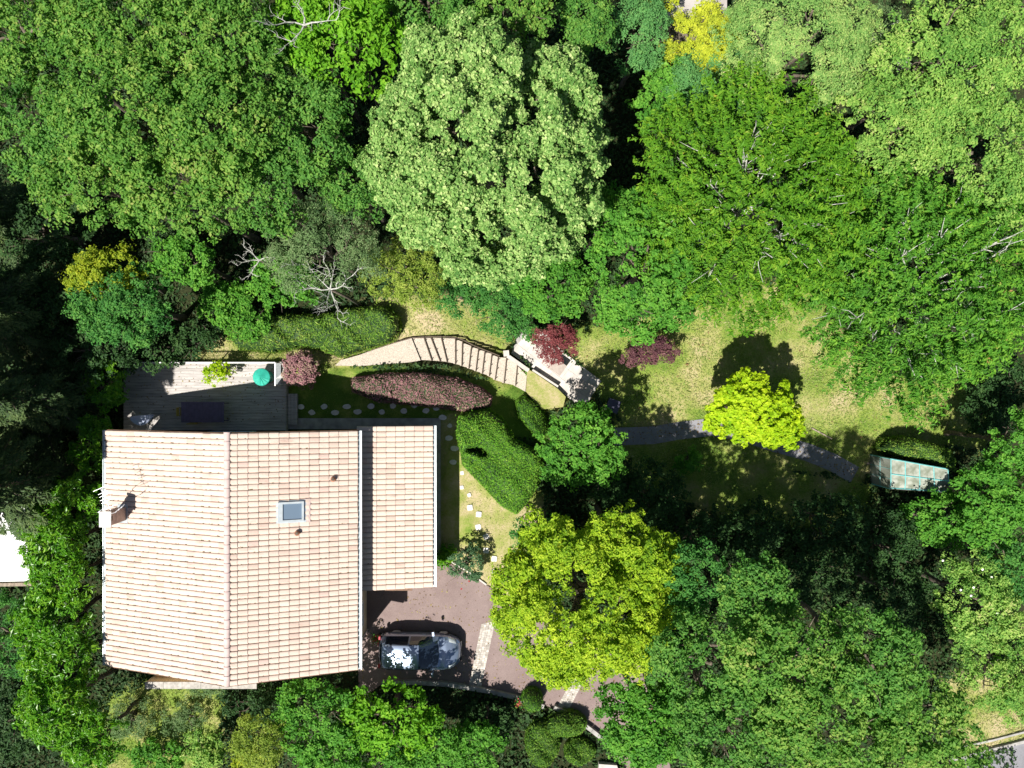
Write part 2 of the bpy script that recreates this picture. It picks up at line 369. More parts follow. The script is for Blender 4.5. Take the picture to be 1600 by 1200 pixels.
def grid_axis(lo, hi, step, far):
    a = list(np.arange(lo, hi+step/2, step)); s = step; v = hi
    while v < far: s *= 1.5; v += s; a.append(v)
    s = step; v = lo
    while v > -far: s *= 1.5; v -= s; a.insert(0, v)
    return np.array(a)
gx = grid_axis(-31, 31, .2, 900); gy = grid_axis(-24, 24, .2, 900)
X, Y = np.meshgrid(gx, gy); Z = terr(X, Y)
lumps = .03*np.sin(X*1.7+1.3*np.sin(Y*.9))+.03*np.sin(Y*2.1+X*.6)
px_, py_ = 800+30*X, 600-30*Y
calm = np.zeros(X.shape)
# the sheet dips below everything that is laid or built on it
dip = inpoly(X, Y, DRIVEW) | inpoly(X, Y, [(-19,-13.1),(-3.6,-13.1),(-3.6,-1.7),(-19,-1.7)])
stairs_zone = inpoly(px_, py_, [(520,545),(610,535),(643,524),(712,524),(800,545),(835,585),(830,620),(790,600),(700,570),(650,568),(520,578)])
patio_zone = inpoly(px_, py_, [(790,540),(815,508),(856,518),(895,550),(945,598),(920,636),(890,630),(800,590)])
Z = Z+np.where(stairs_zone | patio_zone | dip, 0, lumps*.6)
Z = np.where(dip, np.minimum(Z, -.12), Z)
Z = np.where(stairs_zone, Z-.28, Z); Z = np.where(patio_zone & ~stairs_zone, np.minimum(Z, -1.5), Z)
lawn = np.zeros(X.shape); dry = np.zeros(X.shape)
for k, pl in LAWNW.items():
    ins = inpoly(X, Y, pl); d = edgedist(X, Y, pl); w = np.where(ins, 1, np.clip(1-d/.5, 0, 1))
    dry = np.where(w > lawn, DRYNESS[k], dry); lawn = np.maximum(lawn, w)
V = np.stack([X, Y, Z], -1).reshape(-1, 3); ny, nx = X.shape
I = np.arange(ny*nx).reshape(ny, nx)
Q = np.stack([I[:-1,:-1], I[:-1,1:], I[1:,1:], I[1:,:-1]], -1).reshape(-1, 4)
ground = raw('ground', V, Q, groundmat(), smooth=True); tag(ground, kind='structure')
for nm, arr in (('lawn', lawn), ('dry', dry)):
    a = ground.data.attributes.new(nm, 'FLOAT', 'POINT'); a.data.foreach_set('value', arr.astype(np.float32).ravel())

# driveway, paving strips, path, road
mb = MB(); mb.prism(DRIVEW, -.1, .012); tag(mb.build('driveway', DRIVE), kind='structure')
def cobbles(a0, a1, b0, b1, n, m, z=.016):                             # a band of setts between two edges
    mb = MB()
    a0, a1, b0, b1 = [P(*q, 0) for q in (a0, a1, b0, b1)]
    for i in range(n):
        off = .5*(i % 2)
        for j in range(m):
            g = .04
            u0, u1 = (i+g)/n, (i+1-g)/n; v0, v1 = (j+g)/m, (j+1-g)/m
            q = [a0.lerp(a1, u0).lerp(b0.lerp(b1, u0), v) for v in (v0, v1)]+[a0.lerp(a1, u1).lerp(b0.lerp(b1, u1), v) for v in (v1, v0)]
            h = z+random.uniform(0, .006)
            mb.prism(q, .002, h, tint=random.random())
    return mb
tag(cobbles((752,975), (733,1070), (774,970), (752,1073), 34, 5).build('cobble_band', COBBLE, usetint=True), kind='structure')
tag(cobbles((896,1058), (868,1108), (913,1062), (886,1114), 18, 4).build('cobble_band', COBBLE, usetint=True), kind='structure')
mb = MB()                                                              # concrete walk round the house
for a, b, c, d in ((-3.86,-9.75,-7.2,-2.0),):
    mb.prism([(-7.2,-2.35),(-11.9,-2.35),(-11.9,-1.78),(-3.72,-1.78),(-3.72,-9.0),(-4.3,-9.35),(-4.3,-2.35)], -.1, .03)
tag(mb.build('house_walkway', CONC), kind='structure')
def ribbon(name, pts, w, m, z=.03):
    q = [G(*p) for p in pts]; V = []
    for i, p in enumerate(q):
        d = (q[min(i+1, len(q)-1)]-q[max(i-1, 0)]); d.z = 0; d.normalize(); nrm = Vector((-d.y, d.x, 0))
        ww = w[i] if hasattr(w, '__len__') else w
        for s in (1, -1):
            e = p+nrm*ww/2*s; V.append((e.x, e.y, float(terr(e.x, e.y))+z))
    Q = [(2*i, 2*i+1, 2*i+3, 2*i+2) for i in range(len(q)-1)]
    o = raw(name, V, Q, m); tag(o, kind='structure'); return o
def dens(pts, k=6):
    out = []
    for i in range(len(pts)-1):
        for j in range(k): t = j/k; out.append((pts[i][0]*(1-t)+pts[i+1][0]*t, pts[i][1]*(1-t)+pts[i+1][1]*t))
    return out+[pts[-1]]
ribbon('garden_path', dens([(960,682),(1020,680),(1060,673),(1112,667),(1160,676),(1210,692),(1260,706),(1300,722),(1335,742)]), .95, PATHM, .05)
rp = [(1500,1182),(1545,1172),(1600,1158),(1700,1130),(1700,1330),(1500,1330)]
mb = MB(); mb.prism(wpoly(rp), -1.7, -1.28); tag(mb.build('road', ROADM), kind='structure')
mb = MB()
kp = [G(a, b) for a, b in ((1480,1186),(1545,1170),(1600,1156),(1700,1128))]
for i in range(3):
    a, b = kp[i], kp[i+1]; d = b-a; mb.box(((a.x+b.x)/2, (a.y+b.y)/2, -1.27), (d.length, .16, .2), math.atan2(d.y, d.x))
tag(mb.build('road_kerb', CONC), kind='structure')
mb = MB()
kp = [G(a, b) for a, b in ((1500,1166),(1550,1155),(1600,1142),(1700,1114))]
for i in range(3):
    a, b = kp[i], kp[i+1]; d = b-a; mb.box(((a.x+b.x)/2, (a.y+b.y)/2, -1.3), (d.length, .1, .16), math.atan2(d.y, d.x))
thing('edging_kerb', mb, CONC, 'narrow pale edging kerb between dry verge and road at bottom right', 'edging')

# ------------------------------------------------------------------ house
XR, ZR, SL = -12.47, 5.9, .345
XE, XW = -7.14, -19.08
ZE = ZR-SL*(XR-XE)*-1; ZE = ZR-SL*abs(XR-XE); ZW = ZR-SL*abs(XR-XW)
YN, YS = -2.17, -13.24
LXW, LZW, LXE, LZE = -7.35, 3.22, -3.84, 2.5
LYN = -2.02; LYS = P(620,921,2.9).y
house = empty('house', (-12.5, -7.7, 0), 'cream house under a large pale salmon clay tile roof with ridge and lower side roof', 'house')
mb = MB()
w0, w1, n0, s0 = XW+.35, XE-.42, YN-.3, YS+.35
mb.prism([(w0,n0),(w1,n0),(w1,s0),(w0,s0)], -.3, ZW-.12)
for yy in (n0, s0):                                                    # gable triangles with thickness
    y2 = yy+(-.25 if yy == n0 else .25); a = min(yy, y2); b = max(yy, y2)
    pr = [(w0,ZW-.12),(w1,ZW-.12),(w1,ZR-SL*abs(XR-w1)-.12),(XR,ZR-.14),(w0,ZR-SL*abs(XR-w0)-.12)]
    V = [(x,a,z) for x, z in pr]+[(x,b,z) for x, z in pr]
    mb.add(V, [(i,(i+1) % 5,(i+1) % 5+5,i+5) for i in range(5)], [(0,2,1),(0,3,2),(0,4,3),(5,6,7),(5,7,8),(5,8,9)])
mb.box((w1-.12, (n0+s0)/2, (ZW+ZE)/2), (.24, n0-s0-.52, ZE-ZW-.1))
mb.build('wall', CREAM, house)
mb = MB()
le = LXE-.42; mb.prism([(w1+.003,LYN-.33),(le,LYN-.33),(le,LYS+.3),(w1+.003,LYS+.3)], -.3, LZE-.12)
mb.build('annex_wall', CREAM, house)
def roof_slope(name, xr, zr, xe, ze, y0, y1, skip=None, moss=False):
    run = abs(xe-xr); nc = max(1, round(run/.415)); dx = (xe-xr)/nc; dz = (ze-zr)/nc
    nr = round(abs(y1-y0)/.25); dy = (y1-y0)/nr
    us = np.array([0,.06,.16,.32,.52,.70,.82,.88,1.0]); prof = np.array([-.01,.034,.048,.054,.054,.048,.036,-.012,-.012])
    V = []; Q = []; tn = []; n = 0; mv = []
    for i in range(nc):
        rowt = random.gauss(0, .05)
        for j in range(nr):
            jx = random.gauss(0, .004); jy = random.gauss(0, .004); lift = abs(random.gauss(0, .006))
            t = random.betavariate(3, 3)*.8+rowt
            if random.random() < .014: t = .95
            if random.random() < .05: t = .03
            cx = xr+dx*i; cz = zr+dz*i
            tilt = random.gauss(0, .005)
            for r, (f, up) in enumerate(((-.06, .0), (1.0, (.026 if dx > 0 else .014)+lift*.8), (1.0, -.006))):
                for u, h in zip(us, prof):
                    V.append((cx+dx*f+jx+(0 if r < 2 else .004*np.sign(dx)), y0+dy*(j+u)+jy, cz+dz*f+up+h*(1 if r < 2 else .8)+tilt*(u-.5)*f))
            for r in range(2):
                for k in range(8):
                    a = n+r*9+k; q = (a, a+9, a+10, a+1)
                    if (dx > 0) ^ (dy < 0): q = q[::-1]
                    Q.append(q[::-1]); tn.append(min(1, max(0, t)))
            n += 27
            if random.random() < (.75 if moss else .10):
                for _ in range(random.randint(1, 3)):
                    ex_ = random.gauss(-.02, .06) if moss else random.uniform(-.38, 0); mv.append((cx+dx+ex_, y0+dy*(j+random.choice((.90,.94,.98,.86,random.uniform(.1,.9)))), cz+dz*(1+ex_/dx)+.015+(.03 if random.random() < .5 else 0), random.uniform(.010,.026)))
    o = raw(name, V, Q, TILE, house, tn)
    mb = MB()                                                          # roof boards under the tiles
    a = .05
    for (xa, za, xb, zb) in ((xr, zr, xe, ze),):
        yy0, yy1 = min(y0, y1), max(y0, y1)
        V = [(xa,yy0,za-.02),(xb,yy0,zb-.02),(xb,yy1,zb-.02),(xa,yy1,za-.02),(xa,yy0,za-.11),(xb,yy0,zb-.11),(xb,yy1,zb-.11),(xa,yy1,za-.11)]
        mb.add(V, [(0,1,2,3),(4,7,6,5),(0,4,5,1),(1,5,6,2),(2,6,7,3),(3,7,4,0)])
    mb.build('roof_boards', BROWNW, o)
    if mv:
        mb = MB()
        for x, y, z, r in mv:
            k = 5; a0 = random.random()*6
            ring = [(x+r*2.2*math.cos(a0+6.283*q/k), y+r*math.sin(a0+6.283*q/k), z-.01) for q in range(k)]
            mb.add(ring+[(x, y, z+r*.9)], (), [(q, (q+1) % k, k) for q in range(k)])
        tag(mb.build('moss', MOSS, o), kind='stuff')
    return o
rw = roof_slope('west_roof_slope', XR, ZR, XW, ZW, YN, YS, moss=True)
re_ = roof_slope('east_roof_slope', XR, ZR, XE, ZE, YN, YS)
rl = roof_slope('annex_roof', LXW, LZW, LXE, LZE, LYN, LYS)
mb = MB()                                                              # ridge caps, overlapping half rounds
nrc = 27; st = (YS-YN-.0)/nrc
for i in range(nrc):
    ya, yb = YN+.06+st*i, YN+.06+st*(i+1)-.06*0
    V = []; k = 8
    for (yy, rr, up) in ((ya, .15, .0), (yb-.04, .125, -.012)):
        for j in range(k+1):
            t = math.pi*j/k; V.append((XR+rr*math.cos(t), yy, ZR+.01+up+rr*.75*math.sin(t)))
    mb.add(V, [(j, j+1, j+k+2, j+k+1) for j in range(k)])
    V2 = V[:k+1]+[(XR, ya, ZR)]
    mb.add(V2, (), [(j+1, j, k+1) for j in range(k)])
mb.build('ridge', RIDGE, house, smooth=False)
def gutter(name, x, z, y0, y1, s):
    mb = MB(); k = 8; V = []
    for yy in (y0, y1):
        for j in range(k+1):
            t = math.pi+math.pi*j/k
            V.append((x+s*.005+.065*math.cos(t)+s*.065, yy, z+.065*math.sin(t)))
        for j in range(k+1):
            t = math.pi+math.pi*j/k
            V.append((x+s*.005+.055*math.cos(t)+s*.065, yy, z+.055*math.sin(t)+.002))
    m = k+1; Q = []
    for j in range(k): Q += [(j, j+1, 2*m+j+1, 2*m+j), (m+j, 3*m+j, 3*m+j+1, m+j+1)]
    Q += [(0, 2*m, 3*m, m), (k, m+k, 3*m+k, 2*m+k)]
    mb.add(V, Q)
    mb.box((x+s*.137, (y0+y1)/2, z+.004), (.022, abs(y1-y0), .018))
    return mb.build(name, ZINC, house)
gutter('gutter', XE+.02, ZE-.03, YN, YS, 1)
gutter('gutter', LXE+.02, LZE-.03, LYN, LYS, 1)
gutter('gutter', XW-.02, ZW-.03, YN, YS, -1)
mb = MB()                                                              # downpipes
mb.tube([(XE+.08,YS+.5,ZE-.1),(w1+.06,YS+.5,ZE-.5),(w1+.06,YS+.5,.1)], .04, 8)
mb.build('downpipe', ZINC, house); mb = MB()
mb.tube([(LXE+.06,LYN-.5,LZE-.1),(le+.06,LYN-.5,LZE-.45),(le+.06,LYN-.5,.1)], .04, 8)
mb.build('downpipe', ZINC, house)
# verge boards
for (xa, za, xb, zb, yy) in ((XR,ZR,XE,ZE,YN+.012),(XR,ZR,XW,ZW,YN+.012),(XR,ZR,XE,ZE,YS-.012),(XR,ZR,XW,ZW,YS-.012)):
    mb = MB(); e = .02 if yy > -5 else -.02; y2 = yy+e
    V = [(xa,yy,za+.0),(xb,yy,zb+.0),(xb,yy,zb-.16),(xa,yy,za-.16),(xa,y2,za+.0),(xb,y2,zb+.0),(xb,y2,zb-.16),(xa,y2,za-.16)]
    mb.add(V, [(0,1,2,3),(4,7,6,5),(0,4,5,1),(3,2,6,7),(1,5,6,2),(0,3,7,4)]); mb.build('verge_board', BROWNW, house)
# skylight on the east slope
def onslope(px, py, up=0.):
    z = 5.
    for _ in range(12):
        p = P(px, py, z+up); z = ZR-SL*abs(XR-p.x)
    return P(px, py, z+up)
a = onslope(434, 785, .1); b = onslope(475, 814, .1)
cx, cy = (a.x+b.x)/2, (a.y+b.y)/2; cz = ZR-SL*abs(XR-cx)+.11; sw, sh = abs(b.x-a.x), abs(b.y-a.y); an = math.atan(SL)
sk = MB(); e = .09
for (ox, oy, dx, dy) in ((0, sh/2-e/2, sw, e), (0, -sh/2+e/2, sw, e), (-sw/2+.1, 0, .2, sh-2*e), (sw/2-e/2, 0, e, sh-2*e)):
    sk.box((cx+ox, cy+oy, cz-SL*ox), (dx/math.cos(an), dy, .09), ry=an)
fr = sk.build('skylight', ZINC, house)
mb = MB(); mb.box((cx+.06, cy, cz-.02-SL*.06), ((sw-.25)/math.cos(an), sh-.16, .03), ry=an); mb.build('pane', PANE, fr)
mb = MB(); mb.box((cx+.0, cy, cz-.055), ((sw+.16)/math.cos(an), sh+.12, .03), ry=an); mb.build('flashing', ZINC, fr)
mb = MB(); ox = sw/2+.13; mb.box((cx+ox, cy, cz-.05-SL*ox), (.26, sh+.18, .012), ry=an); mb.build('apron', RIDGE, fr)
for px, py in ((523,748),(467,832)):
    p = onslope(px, py, .0); mb = MB()
    mb.lathe((p.x-.03, p.y, p.z+.0), [(.10,-.02),(.085,.16),(.12,.17),(.12,.2),(.05,.24)], 12)
    v = mb.build('roof_vent', TERRA, house, smooth=True)
    mb = MB(); mb.lathe((p.x-.03, p.y, p.z+.21), [(.075,0),(.07,.04),(.001,.05)], 12); mb.build('vent_cap', TIMBER, v)
# chimney
cxa, cxb, cya, cyb = -18.26, -17.86, -5.72, -6.30
mb = MB(); mb.prism([(cxa,cya),(cxb,cya),(cxb,cyb),(cxa,cyb)], 3.4, 5.33)
mb.box(((cxa+cxb)/2, (cya+cyb)/2, 4.95), (cxb-cxa+.02, cya-cyb+.02, .025))
ch = mb.build('chimney', mat('pinkish_chimney_render', (.36,.27,.23), .9, .12, 4), house)
mb = MB(); mb.box(((cxa+cxb)/2, (cya+cyb)/2, 5.45), (.52, .70, .07)); mb.build('chimney_cap', CONC if False else mat('lichen_cap', (.62,.61,.58), .9, .2, 9), ch)
mb = MB()
for q in (-.22, .22): mb.box(((cxa+cxb)/2, (cya+cyb)/2+q, 5.37), (.3, .08, .1))
mb.box((cxb+.004, (cya+cyb)/2+.02, 5.28), (.008, .22, .09))
mb.build('smoke_opening', TIMBER, ch)
mb = MB(); mb.prism([(cxa-.12,cya+.14),(cxb+.12,cya+.14),(cxb+.12,cyb-.14),(cxa-.12,cyb-.14)], 3.5, 3.5)
# lead flashing follows the slope
mb = MB(); mb.box(((cxa+cxb)/2, (cya+cyb)/2, ZR-SL*abs(XR-(cxa+cxb)/2)+.07), (.62, .86, .03), ry=-an); mb.build('flashing', ZINC, ch)
# windows and doors (each its own part)
def window(cx_, cy_, cz_, w_, h_, face):
    fm = MB(); gm = MB(); d = .06
    if face in 'EW':
        s = 1 if face == 'E' else -1; x = cx_+s*.02
        for oy, oz, a, b in ((0,h_/2,w_+.1,.06),(0,-h_/2,w_+.1,.06),(-w_/2,0,.06,h_-.06),(w_/2,0,.06,h_-.06),(0,0,.05,h_-.06)): fm.box((x, cy_+oy, cz_+oz), (d, a, b))
        gm.box((x-s*.012, cy_, cz_), (.02, w_-.05, h_-.05))
    else:
        s = 1 if face == 'N' else -1; y = cy_+s*.02
        for ox, oz, a, b in ((0,h_/2,w_+.1,.06),(0,-h_/2,w_+.1,.06),(-w_/2,0,.06,h_-.06),(w_/2,0,.06,h_-.06),(0,0,.05,h_-.06)): fm.box((cx_+ox, y, cz_+oz), (a, d, b))
        gm.box((cx_, y-s*.012, cz_), (w_-.05, .02, h_-.05))
    f = fm.build('window', WHITEM, house); gm.build('pane', PANE, f)
window(-14.3, n0, 1.5, 2.2, 2.1, 'N'); window(-10.2, n0, 1.6, 1.2, 1.2, 'N'); window(-17.0, n0, 1.6, 1.2, 1.2, 'N')
window(w0, -5, 1.6, 1.2, 1.2, 'W'); window(w0, -10, 1.6, 1.2, 1.2, 'W'); window(-10, s0, 1.6, 1.4, 1.3, 'S'); window(-15.5, s0, 1.6, 1.4, 1.3, 'S')
window(le, -5, 1.5, 1.0, 1.1, 'E'); window(w1, -11.6, 1.6, 1.2, 1.1, 'E')
# garage door swung up under the annex eave
mb = MB(); mb.box((-5.9, LYS+.02, 2.12), (2.0, .62, .05), rx=.12); mb.build('garage_door', BROWNW, house)
# terrace on the south side with coping
mb = MB(); ta = P(236,1056,1.55); tb = P(400,1070,1.55)
yb_ = P(300,1064,2.0).y
mb.prism([(P(243,1060,1.6).x, s0-.003),(-12.6, s0-.003),(-12.6, yb_),(P(243,1060,1.6).x, yb_)], -.3, 1.6)
sb = mb.build('south_terrace', mat('ochre_terrace_floor', (.52,.36,.17), .8, .1, 4), house)
mb = MB(); xa_ = P(230,1068,2.0).x; mb.box(((xa_-12.6)/2, yb_-.125, 1.0), (-12.6-xa_, .25, 2.3)); cp = mb.build('parapet', CREAM, sb)
mb = MB(); n_ = 6
for i in range(n_): w_ = (-12.5-xa_)/n_; mb.box((xa_+w_*(i+.5), yb_-.125, 2.19), (w_-.012, .34, .07))
mb.build('coping', mat('grey_coping', (.36,.34,.31), .9, .15, 6), sb)

# aerial beside the chimney
ar = empty('tv_aerial', (-18.1, -5.62, 5.0), 'thin metal television aerial with cross bars on the chimney', 'aerial')
q0 = P(173,797,6.1); q1 = P(157,762,6.1)
mb = MB(); mb.tube([(-18.12,-5.66,4.4),(-18.12,-5.62,5.9),((q0.x*.75+q1.x*.25),(q0.y*.75+q1.y*.25),6.1)], .018, 6); mb.build('mast', ALU, ar)
mb = MB(); mb.tube([q0, q1], .014, 6); mb.build('boom', ALU, ar)
d = (q1-q0).normalized(); nn = Vector((-d.y, d.x, 0))
for k, (t, l) in enumerate(((.98,.36),(.78,.22),(.66,.22),(.52,.25),(.40,.25),(.12,.3))):
    c_ = q0.lerp(q1, t); mb = MB(); mb.tube([c_-nn*l, c_+nn*l], .009, 5); mb.build('element', ALU, ar)
p0 = P(179,801,5.6); p1 = P(193,790,5.6)
mb = MB(); mb.tube([(-17.95,-5.8,5.48), p0, p1], .012, 5)
for t in (.3, .6, .9): c_ = p0.lerp(p1, t); mb.tube([c_+Vector((-.08,-.1,0)), c_+Vector((.08,.1,0))], .008, 5)
tag(thing('tv_aerial', mb, ALU, 'small short aerial pointing across the chimney top towards the ridge', 'aerial'))

# ------------------------------------------------------------------ deck and its furniture
DZ = .35
A = P(193,567,DZ); B = P(446,567,DZ); Cc = P(447,672,DZ)
deck = empty('wooden_deck', (A.x, A.y, 0), 'raised weathered grey timber deck with long boards along the north side of the house', 'deck')
mb = MB(); y = A.y; i = 0
while y-.145 > YN-.35:
    x = A.x
    while x < B.x-.05:
        L = min(random.choice((2.4,3.0,3.6)) if x > A.x or i % 2 else 1.6, B.x-x); mb.box((x+L/2, y-.07, DZ-.015+random.uniform(-.001,.002)), (L-.006, .137, .03), tint=random.random()); x += L
    y -= .145; i += 1
mb.build('boards', DECKM, deck, usetint=True)
mb = MB(); mb.box(((A.x+B.x)/2, A.y+.03, DZ-.17), (B.x-A.x, .04, .34)); mb.box((B.x+.025, (A.y+YN)/2-.2, DZ-.17), (.04, A.y-YN+.35, .34)); mb.build('fascia', DECKM, deck)
mb = MB()
for k in range(3): mb.box((B.x+.14+.17*k, (P(0,615,.2).y+P(0,664,.2).y)/2, .17), (.155, 1.6, .03), tint=random.random())
mb.box((B.x+.3, (P(0,615,.2).y+P(0,664,.2).y)/2, .07), (.5, 1.5, .14))
mb.build('deck_step', DECKM, deck, usetint=True)
rail = empty('deck_railing', (A.x, A.y, DZ), 'white metal railing with thin bars around the outer edge of the deck', 'railing')
mb = MB(); za = DZ+1.0
ry_ = A.y-.02; rx_ = P(440,0,DZ).x; ye_ = P(0,603,za).y; ra = P(186,0,za).x
mb.box(((ra+rx_)/2, ry_, za), (rx_-ra, .06, .035)); mb.box((rx_, (ry_+ye_)/2, za), (.06, ry_-ye_, .035)); mb.build('top_rail', WHITEM, rail)
for zz in (.2,.36,.52,.68,.84):
    mb = MB(); mb.box(((ra+rx_)/2, ry_, DZ+zz), (rx_-ra, .016, .016)); mb.box((rx_, (ry_+ye_)/2, DZ+zz), (.016, ry_-ye_, .016)); mb.build('bar', ZINC, rail)
for t in range(8):
    mb = MB(); mb.box((ra+(rx_-ra)*t/7, ry_, DZ+.49), (.045, .045, .98)); mb.build('post', WHITEM, rail)
mb = MB(); mb.box((rx_, ye_+.03, DZ+.49), (.045, .045, .98)); mb.build('post', WHITEM, rail)
# pale slab by the deck corner
mb = MB(); mb.prism([(P(442,566,.1).x, P(442,566,.1).y),(P(452,566,.1).x,P(452,566,.1).y),(P(450,590,.1).x,P(450,590,.1).y),(P(442,592,.1).x,P(442,592,.1).y)], 0, .1)
thing('stone_slab', mb, STONE, 'pale stone slab lying between the deck corner and the round variegated shrub', 'slab')
# covered round barbecue
c = P(407.5,589,1.35); cv = empty('round_cover', (c.x, c.y, DZ), 'teal green round cover with a folded conical top standing on the deck', 'cover')
mb = MB(); k = 48; prof = [(.001,1.12),(.12,1.06),(.42,.93),(.44,.90),(.43,.80),(.34,.4),(.33,.06)]
V = []
for r, z in prof:
    for j in range(k):
        t = 2*math.pi*j/k; f = 1
        fold = max(0, math.cos(t+math.pi/2))
        zz = z+(.022*math.sin(t*13)*fold if .1 < r and z > .85 else 0)
        if z < .85: f = 1+.04*math.sin(t*9)
        V.append((c.x+r*f*math.cos(t), c.y+r*f*math.sin(t), DZ+zz))
mb.add(V, [(i*k+j, i*k+(j+1) % k, (i+1)*k+(j+1) % k, (i+1)*k+j) for i in range(len(prof)-1) for j in range(k)])
mb.build('cover_cloth', TEAL, cv)
for t in (.5, 2.6, 4.7):
    mb = MB(); mb.tube([(c.x+.2*math.cos(t), c.y+.2*math.sin(t), DZ+.3), (c.x+.28*math.cos(t), c.y+.28*math.sin(t), DZ)], .018, 6); mb.build('leg', TIMBER, cv)
# table and chairs
a = P(283,628,DZ+.75); b = P(350,660,DZ+.75); tx, ty = (a.x+b.x)/2, (a.y+b.y)/2; tw, td = b.x-a.x, a.y-b.y
tb_ = empty('garden_table', (tx, ty, DZ), 'long dark plum coloured slatted table standing in the shade on the deck', 'table')
mb = MB(); n_ = 16
for i in range(n_): mb.box((a.x+tw*(i+.5)/n_, ty, DZ+.74), (tw/n_-.006, td-.08, .025))
mb.box((tx, ty+td/2-.02, DZ+.735), (tw, .04, .04)); mb.box((tx, ty-td/2+.02, DZ+.735), (tw, .04, .04)); mb.build('tabletop', PLUM, tb_)
for sx in (-1, 1):
    for sy in (-1, 1):
        mb = MB(); mb.box((tx+sx*(tw/2-.08), ty+sy*(td/2-.08), DZ+.36), (.05, .05, .72)); mb.build('leg', PLUM, tb_)
def chair(px, py, rz, label):
    p = P(px, py, DZ+.45); r = empty('garden_chair', (p.x, p.y, DZ), label, 'chair', 'ochre chairs tucked under the plum table', rz)
    mb = MB(); mb.box((0, 0, .45), (.42, .42, .03)); mb.build('seat', OCHRE, r, local=True)
    mb = MB()
    for z in (.6,.7,.8): mb.box((0, -.22-.02*(z-.45), z), (.42, .03, .07))
    for s in (-1, 1): mb.box((s*.2, -.215, .65), (.03, .03, .42))
    mb.build('backrest', OCHRE, r, local=True)
    for sx in (-1, 1):
        for sy in (-1, 1):
            mb = MB(); mb.tube([(sx*.18, sy*.18, .44), (sx*.2, sy*.21, 0)], .015, 6); mb.build('leg', OCHRE, r, local=True)
chair(288, 643, -math.pi/2, 'ochre yellow chair at the west short end of the plum table')
chair(303, 655, 0, 'ochre yellow chair on the house side of the plum table')
# pale blue leaf-shaped lounger
ln = empty('garden_lounger', tuple(P(224,652,DZ)), 'pale blue curved lounger shell lying in deep shade at the west end of the deck', 'lounger')
V = []; nu, nv = 22, 7
for i in range(nu+1):
    u = i/nu; c_ = P(206+38*u, 653.5+4*math.sin(u*math.pi)-6*(u-.1)**2*1.2, DZ+.45); w_ = .25*math.sin(math.pi*min(1, u**.8))**.75+.004
    for j in range(nv+1):
        v = j/nv*2-1; V.append((c_.x, c_.y+v*w_, c_.z+.13*v*v+.12*(u-.5)**2*2))
Q = [(i*(nv+1)+j, (i+1)*(nv+1)+j, (i+1)*(nv+1)+j+1, i*(nv+1)+j+1) for i in range(nu) for j in range(nv)]
Vl = np.array(V); Vb = Vl.copy(); Vb[:, 2] -= .03
raw('shell', np.concatenate([Vl, Vb]), Q+[tuple(x+len(V) for x in q[::-1]) for q in Q], PALEBL, ln, smooth=True)
cc = P(224,652,DZ)
for s in (-1, 1): mb = MB(); mb.tube([(cc.x+s*.4, cc.y-.2, DZ+.015), (cc.x+s*.2, cc.y, DZ+.38), (cc.x+s*.4, cc.y+.2, DZ+.015)], .015, 6); mb.build('leg', ALU, ln)

# ------------------------------------------------------------------ stepping stones
S1 = [(203,777),(288,822),(383,777),(470,822),(560,777),(645,817),(748,773),(833,817),(920,770),(1005,810),(1088,767),(1178,808),(1260,787),(1308,862),(1365,925),(1358,1022),(1400,1103)]
S1 = [(430+a/5, 480+b/5) for a, b in S1]+[(708,722)]
ORD = ['first','second','third','fourth','fifth','sixth','seventh','eighth','ninth','tenth','eleventh','twelfth','thirteenth','fourteenth','fifteenth','sixteenth','seventeenth','eighteenth']
def stone(px, py, r, sq, label, group):
    p = G(px, py); k = 4 if sq else 9; a0 = random.random()*6 if not sq else math.pi/4+random.uniform(-.5,.5)
    pts = []
    if sq:
        for j in range(4):
            t = a0+math.pi/2*j
            for e in (-.22, .22): pts.append((p.x+r*1.18*math.cos(t+e*.7)*(1), p.y+r*1.18*math.sin(t+e*.7)))
    else:
        ex = random.uniform(.95,1.25)
        for j in range(k):
            t = a0+2*math.pi*j/k; q = r*random.uniform(.85,1.1); pts.append((p.x+q*ex*math.cos(t), p.y+q*.8*math.sin(t)))
    mb = MB(); mb.prism(pts, p.z-.05, p.z+.045); mb2 = pts
    thing('stepping_stone', mb, SLAB, label, 'stepping stone', group, loc=(p.x, p.y, p.z))
for i, (a, b) in enumerate(S1):
    stone(a, b, .18 if i not in (14,) else .14, False, f'rounded pale stepping stone in shade, {ORD[i]} counted from the deck', 'rounded stepping stones around the house')
S2 = [(722,739),(721.6,761.6),(733,773.4),(734.2,793.2),(748,803.6),(747.2,823.6),(759.6,838.4),(759.6,860),(772,873),(772.6,893)]
for i, (a, b) in enumerate(S2):
    stone(a, b, .10 if i < 3 else .15, True, f'white angular stepping stone on sunny grass, {ORD[i]} counted from the shade towards the driveway', 'angular stepping stones on the sunny lawn')

